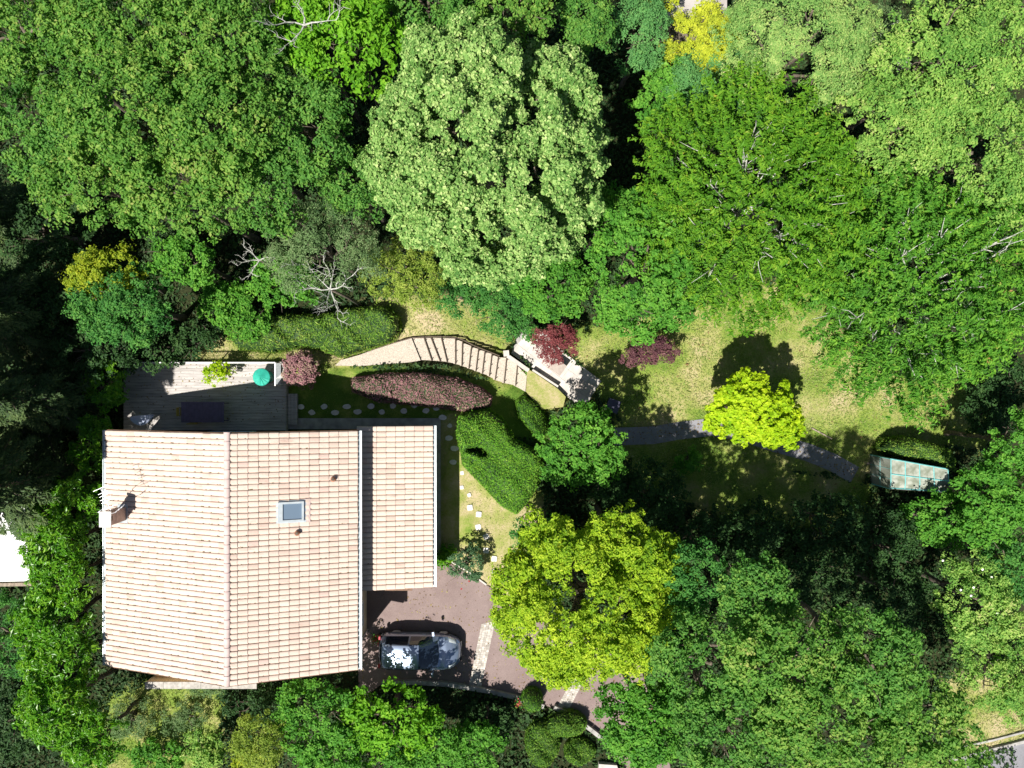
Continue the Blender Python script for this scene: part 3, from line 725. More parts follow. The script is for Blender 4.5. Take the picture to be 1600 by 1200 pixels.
# ------------------------------------------------------------------ garden stairs and gravel path
R_ = [((643,529),(656,562)),((663,528),(675,563)),((674,528),(688,564)),((690,528),(699,565)),((712,529),(712,568)),((723,534),(722,571)),((737,541),(733,575)),((748,545.5),(744,579)),((758,549),(754,583)),((769,553),(765,587)),((779,558),(774,593)),((792,559),(788,598)),((809,568),(806,602)),((823,587),(821,612))]
N_ = len(R_)-1; RISE = 1.3/N_
st_ = empty('garden_stairs', (P(640,548,0).x, P(640,548,0).y, 0), 'curving flight of broad pale gravel steps with dark timber risers', 'stairs')
zt = [0.]*(N_+1)
for i in range(N_): zt[i] = -RISE*(i+1)
for i in range(N_):
    z = zt[i]; (a, b), (c_, d) = R_[i], R_[i+1]
    pa, pb, pc, pd = P(*a, z), P(*b, z), P(*d, z), P(*c_, z)
    ext = Vector((.12, 0, 0))
    mb = MB(); mb.prism([pa-ext, pb-ext, pc, pd], z-.4, z); tr_ = mb.build('tread', GRAVEL, st_)
    za = z+RISE; pa, pb = P(*a, za), P(*b, za); dd = (pb-pa); L = dd.length; an_ = math.atan2(dd.y, dd.x)
    mb = MB(); mid = (pa+pb)/2; mb.box((mid.x-.02, mid.y, za-.09), (L+.06, .045, .20), an_)
    for t in (.08,.5,.92): q = pa.lerp(pb, t); mb.tube([(q.x+.05,q.y,za+.03),(q.x+.05,q.y,za-.2)], .02, 6)
    mb.build('riser', TIMBER, tr_)
gp = [(524,571),(532,563),(560,555),(600,541),(643,528.5),(657,563),(640,566),(600,569),(560,572)]
mb = MB(); mb.prism([(P(a,b,0).x,P(a,b,0).y) for a, b in gp], -.3, .012); tag(mb.build('gravel_path', GRAVEL), kind='structure')
mb = MB()
ed = [(575,549),(610,537.5),(643,528),(663,526.5),(690,526),(712,527),(725,532),(740,540),(760,548),(780,556)]
for i in range(len(ed)-1):
    za = -.02 if i < 3 else -1.3*(i-2.5)/9
    p, q = P(*ed[i], za), P(*ed[i+1], za); mid = (p+q)/2; mb.box((mid.x, mid.y, za), ((q-p).length+.03, .05, .24), math.atan2(q.y-p.y, q.x-p.x), ry=0)
thing('path_edging', mb, TIMBER, 'thin dark timber edging along the upper side of the gravel path and stairs', 'edging')

# ------------------------------------------------------------------ stone patio
PZ = -1.28
pp = [(821,512),(806,531),(800,548),(815,558),(832,574),(871,604),(882,615),(897,630),(918,630),(938,597),(907,575),(890,566),(882,554),(856,520)]
U = Vector((.79, -.61, 0)).normalized(); W_ = Vector((.61, .79, 0)).normalized()
mb = MB(); pw = [(P(a,b,PZ).x,P(a,b,PZ).y) for a, b in pp]; mb.prism(pw, PZ-.3, PZ-.012)
patio = mb.build('patio', CONC); tag(patio, kind='structure')
def clip(poly, a, b, c):                                                # keep a*x+b*y<=c
    out = []
    for i in range(len(poly)):
        p, q = poly[i], poly[(i+1) % len(poly)]; dp, dq = a*p[0]+b*p[1]-c, a*q[0]+b*q[1]-c
        if dp <= 0: out.append(p)
        if (dp < 0) != (dq < 0) and abs(dp-dq) > 1e-9: t = dp/(dp-dq); out.append((p[0]+(q[0]-p[0])*t, p[1]+(q[1]-p[1])*t))
    return out
mb = MB(); o_ = P(850,570,PZ); st1, st2 = .60, .60
for i in range(-8, 9):
    for j in range(-8, 9):
        ua, ub = i*st1+.008, (i+1)*st1-.008; wa, wb = j*st2+.008, (j+1)*st2-.008
        q = [(o_.x+U.x*u+W_.x*w, o_.y+U.y*u+W_.y*w) for u, w in ((ua,wa),(ub,wa),(ub,wb),(ua,wb))]
        cxq, cyq = sum(t[0] for t in q)/4, sum(t[1] for t in q)/4
        if inpoly(np.array([cxq]), np.array([cyq]), pw)[0]: mb.prism(q, PZ-.02, PZ+random.uniform(0,.012))
tag(mb.build('patio_paving', STONE), kind='structure')
def wallseg(mb, a, b, w, z0, z1):
    d = b-a; m_ = (a+b)/2; mb.box((m_.x, m_.y, (z0+z1)/2), (math.hypot(d.x, d.y), w, z1-z0), math.atan2(d.y, d.x))
mb = MB(); zz = -.72
wallseg(mb, P(793,556,zz), P(826,579,zz), .2, PZ-.3, zz)
w1_ = empty('retaining_wall', tuple(P(808,566,PZ)), 'low pale stone retaining wall between the foot of the stairs and the patio', 'wall')
mb.build('wall_body', STONE, w1_)
mb = MB(); q = P(791,552,-.6); mb.box((q.x, q.y, -.95), (.30, .30, .72), .1); mb.build('pillar', STONE, w1_)
mb = MB(); zz = -.9
tp = [(P(a,b,zz).x,P(a,b,zz).y) for a, b in ((824,577),(833,581),(871,607),(884,620),(880,636),(846,640),(822,612))]
mb.prism(tp, -1.7, zz); 
tri = mb.build('raised_lawn', ground.data.materials[0]); tag(tri, kind='structure')
for nm, v in (('lawn', 1.), ('dry', .1)):
    at = tri.data.attributes.new(nm, 'FLOAT', 'POINT'); at.data.foreach_set('value', np.full(len(tri.data.vertices), v, np.float32))
mb = MB(); wallseg(mb, P(832,578,zz), P(872,604,zz), .1, PZ-.3, zz+.03)
thing('stone_edging', mb, STONE, 'thin pale stone edging holding the small triangular lawn above the patio', 'edging')
def stonetable(px, py, s, rz, label, h=.72):
    p = P(px, py, PZ+h); r = empty('stone_table', (p.x, p.y, PZ), label, 'table', 'stone tables on the patio', rz)
    mb = MB(); mb.box((0, 0, h-.04), (s, s*.82, .08)); mb.build('tabletop', STONE2, r, local=True)
    mb = MB(); mb.box((0, 0, (h-.08)/2), (s*.55, s*.5, h-.08)); mb.build('base', STONE, r, local=True)
stonetable(871, 573, .78, -.62, 'square tan stone table in full sun under the red maple')
stonetable(913, 607, .85, -.5, 'square grey stone table on the shaded east end of the patio', .6)
mb = MB(); q = G(958,634,.4); mb.box((q.x, q.y, q.z-.2), (.62, .62, .36), -.35); mb.box((q.x, q.y, q.z+.0), (.68, .68, .05), -.35); mb.box((q.x, q.y, q.z+.03), (.6, .05, .02), -.35)
thing('storage_box', mb, DARKP, 'small square dark blue box standing in shade on the lawn east of the patio', 'box')

# ------------------------------------------------------------------ kerbs
def kerb(name, pts, w, h, m, label, z0=-.1, cat='kerb'):
    mb = MB()
    for i in range(len(pts)-1):
        a, b = P(*pts[i], h), P(*pts[i+1], h); n_ = max(1, round((b-a).length/.5))
        for k in range(n_):
            p, q = a.lerp(b, k/n_), a.lerp(b, (k+1)/n_); d = q-p; mb.box(((p.x+q.x)/2, (p.y+q.y)/2, (z0+h)/2), (d.length-.012, w, h-z0+random.uniform(-.006,.006)), math.atan2(d.y, d.x))
    return thing(name, mb, m, label, cat)
kerb('kerb', [(683,867),(705,878),(735,896),(760,914)], .07, .09, STONE, 'thin pale kerb between driveway and the lawn with the rose bush')
kerb('kerb', [(596,1068),(650,1067),(700,1070),(760,1080),(805,1090),(850,1105)], .22, .22, CONC, 'grey stone kerb curving along the south side of the driveway beside the car')
kerb('kerb', [(866,1106),(895,1120),(925,1142),(945,1158),(962,1171)], .2, .3, CONC, 'stone kerb beside the clipped shrubs at the lower end of the driveway')
mb = MB(); mb.prism([(P(a,b,.3).x,P(a,b,.3).y) for a, b in ((936,1194),(964,1196),(970,1215),(934,1215))], -.1, .3)
thing('stone_slab', mb, STONE, 'pale stone block at the bottom edge below the clipped shrubs', 'slab')

# ------------------------------------------------------------------ car
def car():
    cpos = P(656, 1019, .8)
    r = empty('parked_car', (cpos.x, cpos.y, .014), 'silver blue hatchback parked nose out on the driveway beside the house', 'car', rz=-.02)
    st = [(-2.10,.48,.70,.74,.40),(-2.07,.66,.84,.90,.55),(-2.0,.78,.92,1.10,.58),(-1.85,.85,.95,1.35,.58),(-1.6,.88,.95,1.48,.60),(-1.0,.895,.94,1.55,.61),(-.4,.90,.93,1.56,.62),
          (-.02,.90,.92,1.53,.61),(.12,.90,.92,1.49,.60),(.55,.895,.915,1.27,.635),(1.0,.885,.91,1.03,.69),(1.08,.88,.905,.985,.71),(1.4,.865,.875,.955,.70),(1.65,.82,.82,.89,.64),(1.85,.74,.75,.80,.53),(2.0,.62,.64,.68,.40),(2.08,.46,.5,.53,.28)]
    st = np.array(st); xs = np.concatenate([np.linspace(-2.1,-1.85,8), np.linspace(-1.8,-.02,22), np.linspace(.04,1.08,16), np.linspace(1.14,2.08,22)])
    T = np.array([np.interp(xs, st[:,0], st[:,k]) for k in range(1, 5)])
    for k in range(4): T[k, 1:-1] = (T[k, :-2]+2*T[k, 1:-1]+T[k, 2:])/4
    rows = []
    for i, x in enumerate(xs):
        w, zb, ztp, wt = T[:, i]
        prof = [(w*.90,.20),(w*.97,.30),(w,.50),(w*.995,.68),(w*.975,zb),(w*.93+wt*.05,zb+.03*(ztp-zb)/.6),(wt+(w-wt)*.55,zb+(ztp-zb)*.42),(wt+(w-wt)*.22,zb+(ztp-zb)*.78),(wt,zb+(ztp-zb)*.95),(wt*.86,ztp-.004),(wt*.5,ztp+.022),(0,ztp+.030)]
        rows.append([(x, y, z) for y, z in prof]+[(x, -y, z) for y, z in prof[-2::-1]])
    m = len(rows[0]); V = np.array(rows).reshape(-1, 3)
    cv_ = np.interp(V[:, 0], [-2.1, -1.6, 0., .3, 2.1], [-.10, -.04, .02, .17, .20]); V[:, 0] -= cv_*(np.abs(V[:, 1])/.9)**2
    body = []; ws = []; rw_ = []; sd = {1: [], -1: []}; trim = []
    for i in range(len(xs)-1):
        xm = (xs[i]+xs[i+1])/2
        for j in range(m-1):
            q = (i*m+j, (i+1)*m+j, (i+1)*m+j+1, i*m+j+1); jj = min(j, m-2-j)
            side = 1 if j < m//2 else -1
            if .06 < xm < 1.0 and jj >= 8: ws.append(q)
            elif xm < -1.83 and xm > -2.0 and jj >= 8: rw_.append(q)
            elif 5 <= jj <= 7 and -1.75 < xm < .8 and not (-.52 < xm < -.44): sd[side].append(q)
            else: body.append(q)
    # end caps
    n = len(xs); Tcap = [(0, j+1, j) for j in range(1, m-1)]+[((n-1)*m, (n-1)*m+j, (n-1)*m+j+1) for j in range(1, m-1)]
    def sub(name, Q, mt, par, T=None, off=0):
        Q = np.array(Q).reshape(-1, 4); ids = np.unique(np.concatenate([Q.ravel(), np.array(T).ravel() if T else []]).astype(int)); mp = {a: b for b, a in enumerate(ids)}
        VV = V[ids].copy(); 
        if off: VV[:, 2] += off
        return raw(name, VV, [[mp[a] for a in q[::-1]] for q in Q], mt, par, smooth=True, local=True, T=[[mp[a] for a in t] for t in T] if T else None)
    b = sub('body', body, PAINT, r, Tcap)
    sub('windscreen', ws, GLASSD, r); sub('rear_window', rw_, GLASSD, r)
    sub('side_window', sd[1], GLASSD, r); sub('side_window', sd[-1], GLASSD, r)
    for x in (1.15, -1.28):
        for s in (-1, 1):
            mb = MB(); k = 20; V2 = []
            for (rr, yy) in ((.001,.80),(.2,.80),(.31,.80),(.32,.74),(.32,.92),(.30,.935),(.2,.93)):
                pass
            prof = [(.31,.66),(.325,.70),(.325,.83),(.30,.86),(.21,.862)]
            for rr, yy in prof:
                for j in range(k): t = 2*math.pi*j/k; V2.append((x+rr*math.cos(t), s*yy, .325+rr*math.sin(t)))
            mb.add(V2, [(i*k+j, i*k+(j+1) % k, (i+1)*k+(j+1) % k, (i+1)*k+j) for i in range(len(prof)-1) for j in range(k)])
            wh = mb.build('wheel', BLACKR, r, local=True, smooth=True)
            mb = MB(); V2 = [(x, s*.86, .325)]+[(x+.21*math.cos(2*math.pi*j/k), s*.866, .325+.21*math.sin(2*math.pi*j/k)) for j in range(k)]
            mb.add(V2, (), [(0, j+1, (j+1) % k+1) for j in range(k)]); mb.build('rim', ALU, wh, local=True)
    for s in (-1, 1):
        mb = MB(); V2 = []
        for i in range(7):
            t = i/6; x = 1.55+.34*t; w = np.interp(x, st[:,0], st[:,1]); z = np.interp(x, st[:,0], st[:,3])
            V2 += [(x-.14, s*(w*.985), z-.12), (x-.10, s*(w*.93), z-.00), (x-.05, s*(w*.70-.04*t), z+.016)]
        mb.add(V2, [(3*i+a, 3*i+3+a, 3*i+4+a, 3*i+1+a) for i in range(6) for a in (0, 1)]); mb.build('headlight', LAMP, r, local=True, smooth=True)
        mb = MB()
        mb.tube([(.72, s*.88, .98), (.70, s*1.0, 1.0)], .025, 6); V2 = []
        mb.box((.69, s*1.03, 1.03), (.10, .19, .13), rz=s*.12); mb.build('mirror', PAINT, r, local=True)
        mb = MB(); mb.box((-2.05, s*.72, .82), (.09, .16, .22)); mb.build('rear_light', RED, r, local=True)
        mb = MB(); mb.tube([(-1.6, s*.585, 1.50), (-1.5, s*.60, 1.555), (-.2, s*.60, 1.575), (-.05, s*.585, 1.54)], .014, 5); mb.build('roof_rail', BLACKR, r, local=True)
        mb = MB(); mb.tube([(-.95, s*.902, .74), (-.75, s*.905, .74)], .014, 5); mb.tube([(.08, s*.902, .74), (.28, s*.905, .74)], .014, 5); mb.build('door_handle', ALU, r, local=True)
    mb = MB(); mb.box((2.06, 0, .42), (.1, 1.0, .14)); mb.build('grille', BLACKR, r, local=True)
    mb = MB(); mb.tube([(1.09, -.45, .99), (1.0, .05, 1.04)], .01, 4); mb.tube([(1.09, .1, .995), (.98, .55, 1.045)], .01, 4); mb.build('wiper', BLACKR, r, local=True)
    for yy in (-.30, .30):
        mb = MB(); pts = [(x, yy*(1-.25*(x-1.1)), float(np.interp(x, st[:,0], st[:,3]))+.018) for x in np.linspace(1.15, 1.85, 8)]
    mb = MB(); mb.box((-.6, 0, .22), (3.2, 1.5, .1)); mb.box((1.2, 0, .22), (1.2, 1.4, .1)); mb.build('underbody', BLACKR, r, local=True)
    mb = MB(); mb.box((.35, .35, 1.0), (.12, .5, .5)); mb.box((.35, -.35, 1.0), (.12, .5, .5))
car()

# ------------------------------------------------------------------ greenhouse
gz0 = -1.35; gzt = .75
gh = empty('greenhouse', tuple(P(1435,742,gz0)), 'small low greenhouse with milky panes and turquoise painted frame', 'greenhouse')
c4 = [P(1392,717,gzt), P(1481,733,gzt), P(1483,770,gzt-.0), P(1392,764,gzt)]
def lerp2(u, v, dz=0):
    p = c4[0].lerp(c4[1], u).lerp(c4[3].lerp(c4[2], u), v); return Vector((p.x, p.y, p.z+.18*math.sin(math.pi*v*.5)*0+dz-.25*max(0, v-.75)*4*.3))
us_ = [0,.25,.5,.75,1]
for i in range(4):
    for j, (v0, v1) in enumerate(((0,.5),(.5,.98))):
        mb = MB(); a, b, c_, d = [lerp2(us_[i+du], vv) for du, vv in ((0,v0),(1,v0),(1,v1),(0,v1))]
        zt_ = Vector((0,0,-.012)); mb.add([tuple(q) for q in (a,b,c_,d,a+zt_,b+zt_,c_+zt_,d+zt_)], [(0,3,2,1),(4,5,6,7),(0,1,5,4),(1,2,6,5),(2,3,7,6),(3,0,4,7)]); mb.build('roof_pane', MILK, gh)
mb = MB()
for u in us_: mb.tube([lerp2(u,0,.015), lerp2(u,.5,.015), lerp2(u,.75,.015), lerp2(u,1,.015)], .028, 4)
for v in (0,.5,.97): mb.tube([lerp2(0,v,.018), lerp2(1,v,.018)], .03, 4)
for k in range(4): q = c4[k]; mb.tube([(q.x,q.y,q.z), (q.x,q.y,gz0)], .035, 4)
for k in range(4): a, b = c4[k], c4[(k+1) % 4]; mb.tube([(a.x,a.y,-.3),(b.x,b.y,-.3)], .02, 4)
for t in (.33,.66): q = c4[0].lerp(c4[3], t); mb.tube([(q.x,q.y,q.z),(q.x,q.y,gz0)], .02, 4)
mb.build('frame', TURQ, gh)
for k in range(4):
    a, b = c4[k], c4[(k+1) % 4]; mb = MB(); d = (b-a); nn = Vector((-d.y, d.x, 0)).normalized()*.006
    mb.add([tuple(q) for q in (a+nn, b+nn, Vector((b.x,b.y,gz0))+nn, Vector((a.x,a.y,gz0))+nn, a-nn, b-nn, Vector((b.x,b.y,gz0))-nn, Vector((a.x,a.y,gz0))-nn)], [(0,1,2,3),(4,7,6,5),(0,4,5,1),(1,5,6,2),(2,6,7,3),(3,7,4,0)]); mb.build('side_pane', MILK, gh)
def plank(px0, py0, px1, py1, w, label, m=LOGM, name='wooden_plank'):
    a, b = G(px0, py0, .06), G(px1, py1, .06); mb = MB(); d = b-a; mb.box(((a.x+b.x)/2, (a.y+b.y)/2, a.z), (d.length, w, .05), math.atan2(d.y, d.x)); thing(name, mb, m, label, 'plank')
plank(1354, 725, 1371, 719, .12, 'short weathered board lying just west of the greenhouse')
plank(1268, 669, 1300, 686, .06, 'thin weathered pole lying in shade beside the garden path')

# ------------------------------------------------------------------ neighbouring roofs
nb = empty('neighbour_house', tuple(P(10,855,0)), 'neighbouring building with bright white flat roof cut by the left edge', 'house')
zz = 3.0; q = [P(-200,796,zz), P(38,792,zz), P(47,908,zz), P(-200,912,zz)]
mb = MB(); mb.prism(q, zz-.12, zz); mb.build('roof', NROOF, nb)
mb = MB(); q2 = [P(-190,800,zz), P(33,797,zz), P(41,902,zz), P(-190,906,zz)]; mb.prism(q2, -.3, zz-.12); mb.build('wall', CREAM, nb)
mb = MB(); a, b = P(-200,915,zz-.05), P(50,911,zz-.05); mb.box(((a.x+b.x)/2, (a.y+b.y)/2-.05, zz-.08), (b.x-a.x, .16, .16), math.atan2(b.y-a.y, b.x-a.x)); mb.build('fascia', LOGM, nb)
sh_ = empty('garden_shed', tuple(P(1090,0,0)), 'grey and brown weathered flat shed roof behind the yellow shrub at the top', 'shed')
zz = 2.2; q = [P(1043,28,zz), P(1136,28,zz), P(1136,-70,zz), P(1043,-70,zz)]
mb = MB(); mb.prism(q, zz-.08, zz); mb.build('roof', SHEDR, sh_)
mb = MB(); q = [P(1048,24,zz), P(1130,24,zz), P(1130,-64,zz), P(1048,-64,zz)]; mb.prism(q, -1.6, zz-.08); mb.build('wall', LOGM, sh_)

# ------------------------------------------------------------------ foliage
def unit(v): return v/np.maximum(1e-9, np.linalg.norm(v, axis=-1, keepdims=True))
def leaves(pos, nrm, L, asp, R, dirb=None, jit=.35):
    """one folded rhombic leaf per position"""
    n = len(pos); nrm = unit(nrm)
    d = R.normal(size=(n, 3))
    if dirb is not None: d = d*.6+dirb*1.2
    d = d-nrm*np.sum(d*nrm, -1, keepdims=True); d = unit(d); s = np.cross(nrm, d)
    l = (L*np.exp(R.normal(0, jit, n)))[:, None]; w = l*asp*.5
    V = np.empty((n, 4, 3)); V[:, 0] = pos-d*l*.5; V[:, 1] = pos+s*w+nrm*l*.10; V[:, 2] = pos+d*l*.5-nrm*l*.06; V[:, 3] = pos-s*w+nrm*l*.10
    return V.reshape(-1, 3)
def leafobj(name, Vs, tints, m, parent=None, origin=None):
    V = np.concatenate(Vs); t = np.concatenate(tints); Q = np.arange(len(V)).reshape(-1, 4)
    return raw(name, V, Q, m, parent, t, origin=origin)
ST = {  # leaf length, aspect, clump radius, clump density, leaves per clump, material
 'oak':(0.131,0.62,0.357,1.15,66), 'oak2':(0.122,0.62,0.357,1.15,66), 'bright':(0.183,0.60,0.408,1.00,49), 'linden':(0.117,0.70,0.255,1.50,59), 'dark':(0.139,0.60,0.383,1.00,52),
 'lime':(0.122,0.55,0.383,1.20,71), 'pale':(0.096,0.50,0.357,1.35,90), 'sage':(0.104,0.50,0.323,1.30,76), 'grey':(0.096,0.40,0.383,1.10,86), 'gold':(0.122,0.60,0.306,1.00,57),
 'yellow':(0.096,0.50,0.255,1.50,66), 'robinia':(0.131,0.50,0.306,1.10,76), 'maple':(0.148,0.75,0.221,1.35,38), 'acer':(0.104,0.40,0.221,1.30,66), 'purple':(0.104,0.50,0.238,1.30,57),
 'varieg':(0.096,0.50,0.212,1.40,57), 'blue':(0.122,0.50,0.306,1.05,57), 'mid':(0.131,0.65,0.306,1.15,55), 'olivegold':(0.104,0.40,0.323,1.20,76), 'laurel':(0.191,0.36,0.306,1.15,43),
 'rose':(.11,.6,.22,.8,35), 'conifer':(.2,.16,.4,1,60), 'cherry':(.15,.42,.4,1,50), 'cherry2':(.15,.42,.4,1,50), 'citrus':(.11,.6,.18,1.2,28)}
LM['citrus'] = LM['maple']
def crown(style, c, rx, ry, rz, seed, lob=.22, dents=4, low=-.2, flat=.7, dens_=1.):
    """boughs on an uneven envelope, leaf clumps on each bough, leaves in each clump"""
    R = np.random.RandomState(seed); L, asp, cr, cd, nl = ST[style]
    area = math.pi*rx*ry; br = float(np.clip(.13*max(rx, ry)+.30, .24, .72))*(.78 if style == 'linden' else 1); cr = min(cr, br*.75)
    nb = max(6, int(2.1*area/(math.pi*br*br)*(1+.5*rz/max(rx, ry))))
    # evenly spread directions
    i = np.arange(nb)+.5; z = low+(1-low)*(1-i/nb); ph = i*2.39996+R.uniform(0, 6.28)+R.normal(0, .25, nb); z = np.clip(z+R.normal(0, .06, nb), low, 1)
    s = np.sqrt(1-z*z); D = np.stack([s*np.cos(ph), s*np.sin(ph), z], -1)
    m = np.ones(nb); k_ = max(5, int(3+area/7)); k_ = min(k_, 16); ld = unit(R.normal(size=(k_, 3))*[1, 1, .6]+[0, 0, .2])
    for k in range(k_): m += R.uniform(.3, 1)*lob*np.exp((D@ld[k]-1)*R.uniform(6, 20))
    for k in range(dents):
        dd = unit(R.normal(size=3)+[0, 0, .2]); m -= R.uniform(.15, .4)*np.exp((D@dd-1)*R.uniform(18, 50))
    m *= R.uniform(.87, 1.06, nb); m /= np.percentile(m, 78)
    n2 = int(nb*(.75 if style == 'linden' else .45)); pick = R.randint(0, nb, n2); D2 = unit(D[pick]+R.normal(size=(n2, 3))*(1.1*br/max(rx, ry)))
    D = np.concatenate([D, D2]); m = np.concatenate([m*np.where(R.rand(nb) < .1, .75, 1), m[pick]*R.uniform(.72, .93, n2)]); nb += n2
    sc = np.array([rx, ry, rz]); bs = br*np.exp(R.normal(0, .24, nb))
    shrink = 1-bs/max(rx, ry)*.55
    bc = np.array(c)+D*(m*shrink)[:, None]*sc
    ncl = np.maximum(3, (cd*dens_*1.55*(bs/cr)**2).astype(int)); bi = np.repeat(np.arange(nb), ncl); nc = len(bi)
    q = unit(R.normal(size=(nc, 3))+[0, 0, .75]+D[bi]*.5); q[:, 2] = np.where(q[:, 2] < -.1, -.1, q[:, 2])
    cc = bc[bi]+q*bs[bi][:, None]*R.uniform(.6, 1.05, (nc, 1))*[1, 1, .8]
    cs = cr*.72*np.exp(R.normal(0, .25, nc)); k = max(10, int(nl*.58))
    off = unit(R.normal(size=(nc, k, 3))); off *= (R.rand(nc, k, 1)**.4)
    off[..., 2] = np.where(off[..., 2] < 0, off[..., 2]*.5, off[..., 2])
    pos = cc[:, None]+off*cs[:, None, None]*[1, 1, flat]
    nr = off*.5+q[:, None]*.4+[0, 0, .5]+R.normal(size=off.shape)*.33
    tint = (R.beta(2.2, 2.2, (nc, k))*.62+R.normal(.17, .07, nc)[:, None]+R.normal(0, .08, nb)[bi][:, None]+off[..., 2]*.12)
    if style == 'linden': tint = R.beta(1.3, 1.3, (nc, k))*.62+.16*off[..., 2]+R.normal(.06, .06, (nc, 1))
    pos = pos.reshape(-1, 3); nr = nr.reshape(-1, 3)
    keep = pos[:, 2] > terr(pos[:, 0], pos[:, 1])+.03
    return leaves(pos, nr, L, asp, R, jit=.25)[np.repeat(keep, 4)], np.clip(tint.reshape(-1)[keep], 0, 1), cc, m
def shoots(style, c, rx, ry, rz, seed, n=900):
    """cherry habit: long leafy shoots fanning up and outwards from a visible frame"""
    R = np.random.RandomState(seed); L, asp, cr, cd, nl = ST[style]
    z = R.uniform(-.15, 1, n); ph = R.uniform(0, 2*math.pi, n); s = np.sqrt(1-z*z); D = np.stack([s*np.cos(ph), s*np.sin(ph), z], -1)
    m = np.ones(n); ld = unit(R.normal(size=(22, 3))*[1, 1, .6]+[0, 0, .2])
    for k in range(22): m += R.uniform(.04, .25)*np.exp((D@ld[k]-1)*R.uniform(10, 30))
    for k in range(14): dd = unit(R.normal(size=3)+[0, 0, .3]); m -= R.uniform(.2, .5)*np.exp((D@dd-1)*R.uniform(30, 90))
    m *= np.where(R.rand(n) < .3, R.uniform(.45, .82, n), R.uniform(.78, 1.02, n))*.95
    base = np.array(c)+D*m[:, None]*[rx, ry, rz]
    sd = unit(D*[1.1, 1.1, .5]+R.normal(size=(n, 3))*.28+[0, 0, .12]); ln_ = R.uniform(.55, 1.35, n)
    k = 44; t = R.rand(n, k, 1); side = R.choice([-1, 1], (n, k, 1))
    lat = unit(np.cross(sd, [0, 0, 1])+1e-6)
    pos = base[:, None]+sd[:, None]*(t-.35)*ln_[:, None, None]+lat[:, None]*side*R.uniform(.02, .10, (n, k, 1))+R.normal(size=(n, k, 3))*[.04, .04, .06]-[0, 0, .05]
    nr = lat[:, None]*side*.45+[0, 0, .8]+R.normal(size=(n, k, 3))*.3
    db = lat[:, None]*side*.9+sd[:, None]*.5+R.normal(size=(n, k, 3))*.3-[0, 0, .35]
    tint = np.clip(R.beta(2.5, 2.5, (n, k))*.62+t[..., 0]*.28+R.normal(.03, .07, (n, 1)), 0, 1)
    V = leaves(pos.reshape(-1, 3), nr.reshape(-1, 3), L, asp, R, db.reshape(-1, 3), .3)
    return V, tint.reshape(-1), base, m
def trunk_mesh(base, c, rx, ry, rz, seed, thick=.16, limbs=7, reach=.8, fine=2, tw=1.):
    rg = random.Random(seed); big_ = limbs > 20; mb = MB(); b = Vector(base); c = Vector(c); top = c+Vector((0, 0, rz*.15))
    n = 6; pts = [b.lerp(top, i/n)+Vector((rg.gauss(0, .08), rg.gauss(0, .08), 0))*(0 < i) for i in range(n+1)]; pts[0] = b-Vector((0, 0, .15))
    mb.tube(pts, [thick*(1.25 if i == 0 else 1-.1*i) for i in range(n+1)], 8)
    for k in range(limbs):
        t = rg.uniform(.45, 1); s = b.lerp(top, t); az = 2*math.pi*(k+rg.uniform(-.3, .3))/limbs; el = rg.uniform(.15, 1.1)
        e = c+Vector((math.cos(az)*math.cos(el)*rx, math.sin(az)*math.cos(el)*ry, math.sin(el)*rz))*reach
        if big_: e = c+(e-c)*rg.uniform(.8, 1.05)
        m1 = s.lerp(e, .5)+Vector((rg.gauss(0, .12), rg.gauss(0, .12), .1*rz)); r0 = thick*(.22 if big_ else .5)
        mb.tube([s, s.lerp(m1, .5)+Vector((0, 0, .05)), m1, m1.lerp(e, .6), e], [r0, r0*.8, r0*.6, r0*.4, r0*.18], 6)
        for f in range(fine):
            t2 = rg.uniform(.4, .9); s2 = m1.lerp(e, t2); e2 = s2+((e-s).normalized()*rg.uniform(.15, .55)*min(rx, 2)+Vector((rg.gauss(0, .45), rg.gauss(0, .45), rg.uniform(0, .5))))*tw
            mb.tube([s2, s2.lerp(e2, .5)+Vector((rg.gauss(0, .06), rg.gauss(0, .06), .05)), e2], [r0*.35, r0*.24, r0*.08], 5)
    return mb
NT = [0]
def tree(style, px, py, rpx, rpy, zm, label, cat='tree', name=None, rzf=.62, group=None, bark=None, thick=None, **kw):
    seed = int(px*7+py*13+rpx*3+5000) % 9973
    c0 = P(px, py, zm); k = (H-zm)/F; rx, ry = rpx*k, rpy*k; rz = min(max(.5*(rx+ry)*rzf, .35), zm*.75+1)
    g = float(terr(c0.x, c0.y)); 
    nm = name or ('tree' if cat == 'tree' else cat)
    r = empty(nm, (c0.x, c0.y, g), label, cat, group)
    if style in ('cherry', 'cherry2'):
        V, t, cc, m = shoots(style, c0, rx, ry, rz, seed, **kw)
    else:
        V, t, cc, m = crown(style, c0, rx, ry, rz, seed, **kw)
    raw('crown', V, np.arange(len(V)).reshape(-1, 4), LM[style], r, t)
    th = thick or (.05+.028*min(rx+ry, 9))
    big = style.startswith('cherry')
    mb = trunk_mesh((c0.x, c0.y, g), c0, rx, ry, rz, seed, th, (26 if big else (9 if rx > 2 else 5)), (.9 if big else .68), (5 if big else 2), .8 if big else .6)
    mb.build('trunk', bark or BARK, r, smooth=True)
    return r
W = 'woodland trees filling the upper left'
tree('oak', 45, 60, 105, 90, 8.5, 'olive green tree filling the extreme top left corner', group=W)
tree('oak', 190, 50, 110, 85, 9.5, 'olive green tree at the top edge, second from the left corner', group=W)
tree('oak2', 70, 205, 95, 80, 8.5, 'green tree at the left edge above the black shadow gap', group=W)
tree('oak', 205, 185, 115, 90, 10, 'broad olive green tree in the middle of the upper left wood', group=W)
tree('oak', 340, 70, 100, 85, 10, 'olive green tree at the top edge left of the bright green tree', group=W)
tree('oak', 350, 200, 95, 85, 10.2, 'yellowish olive tree between the broad middle tree and the greener oval one', group=W)
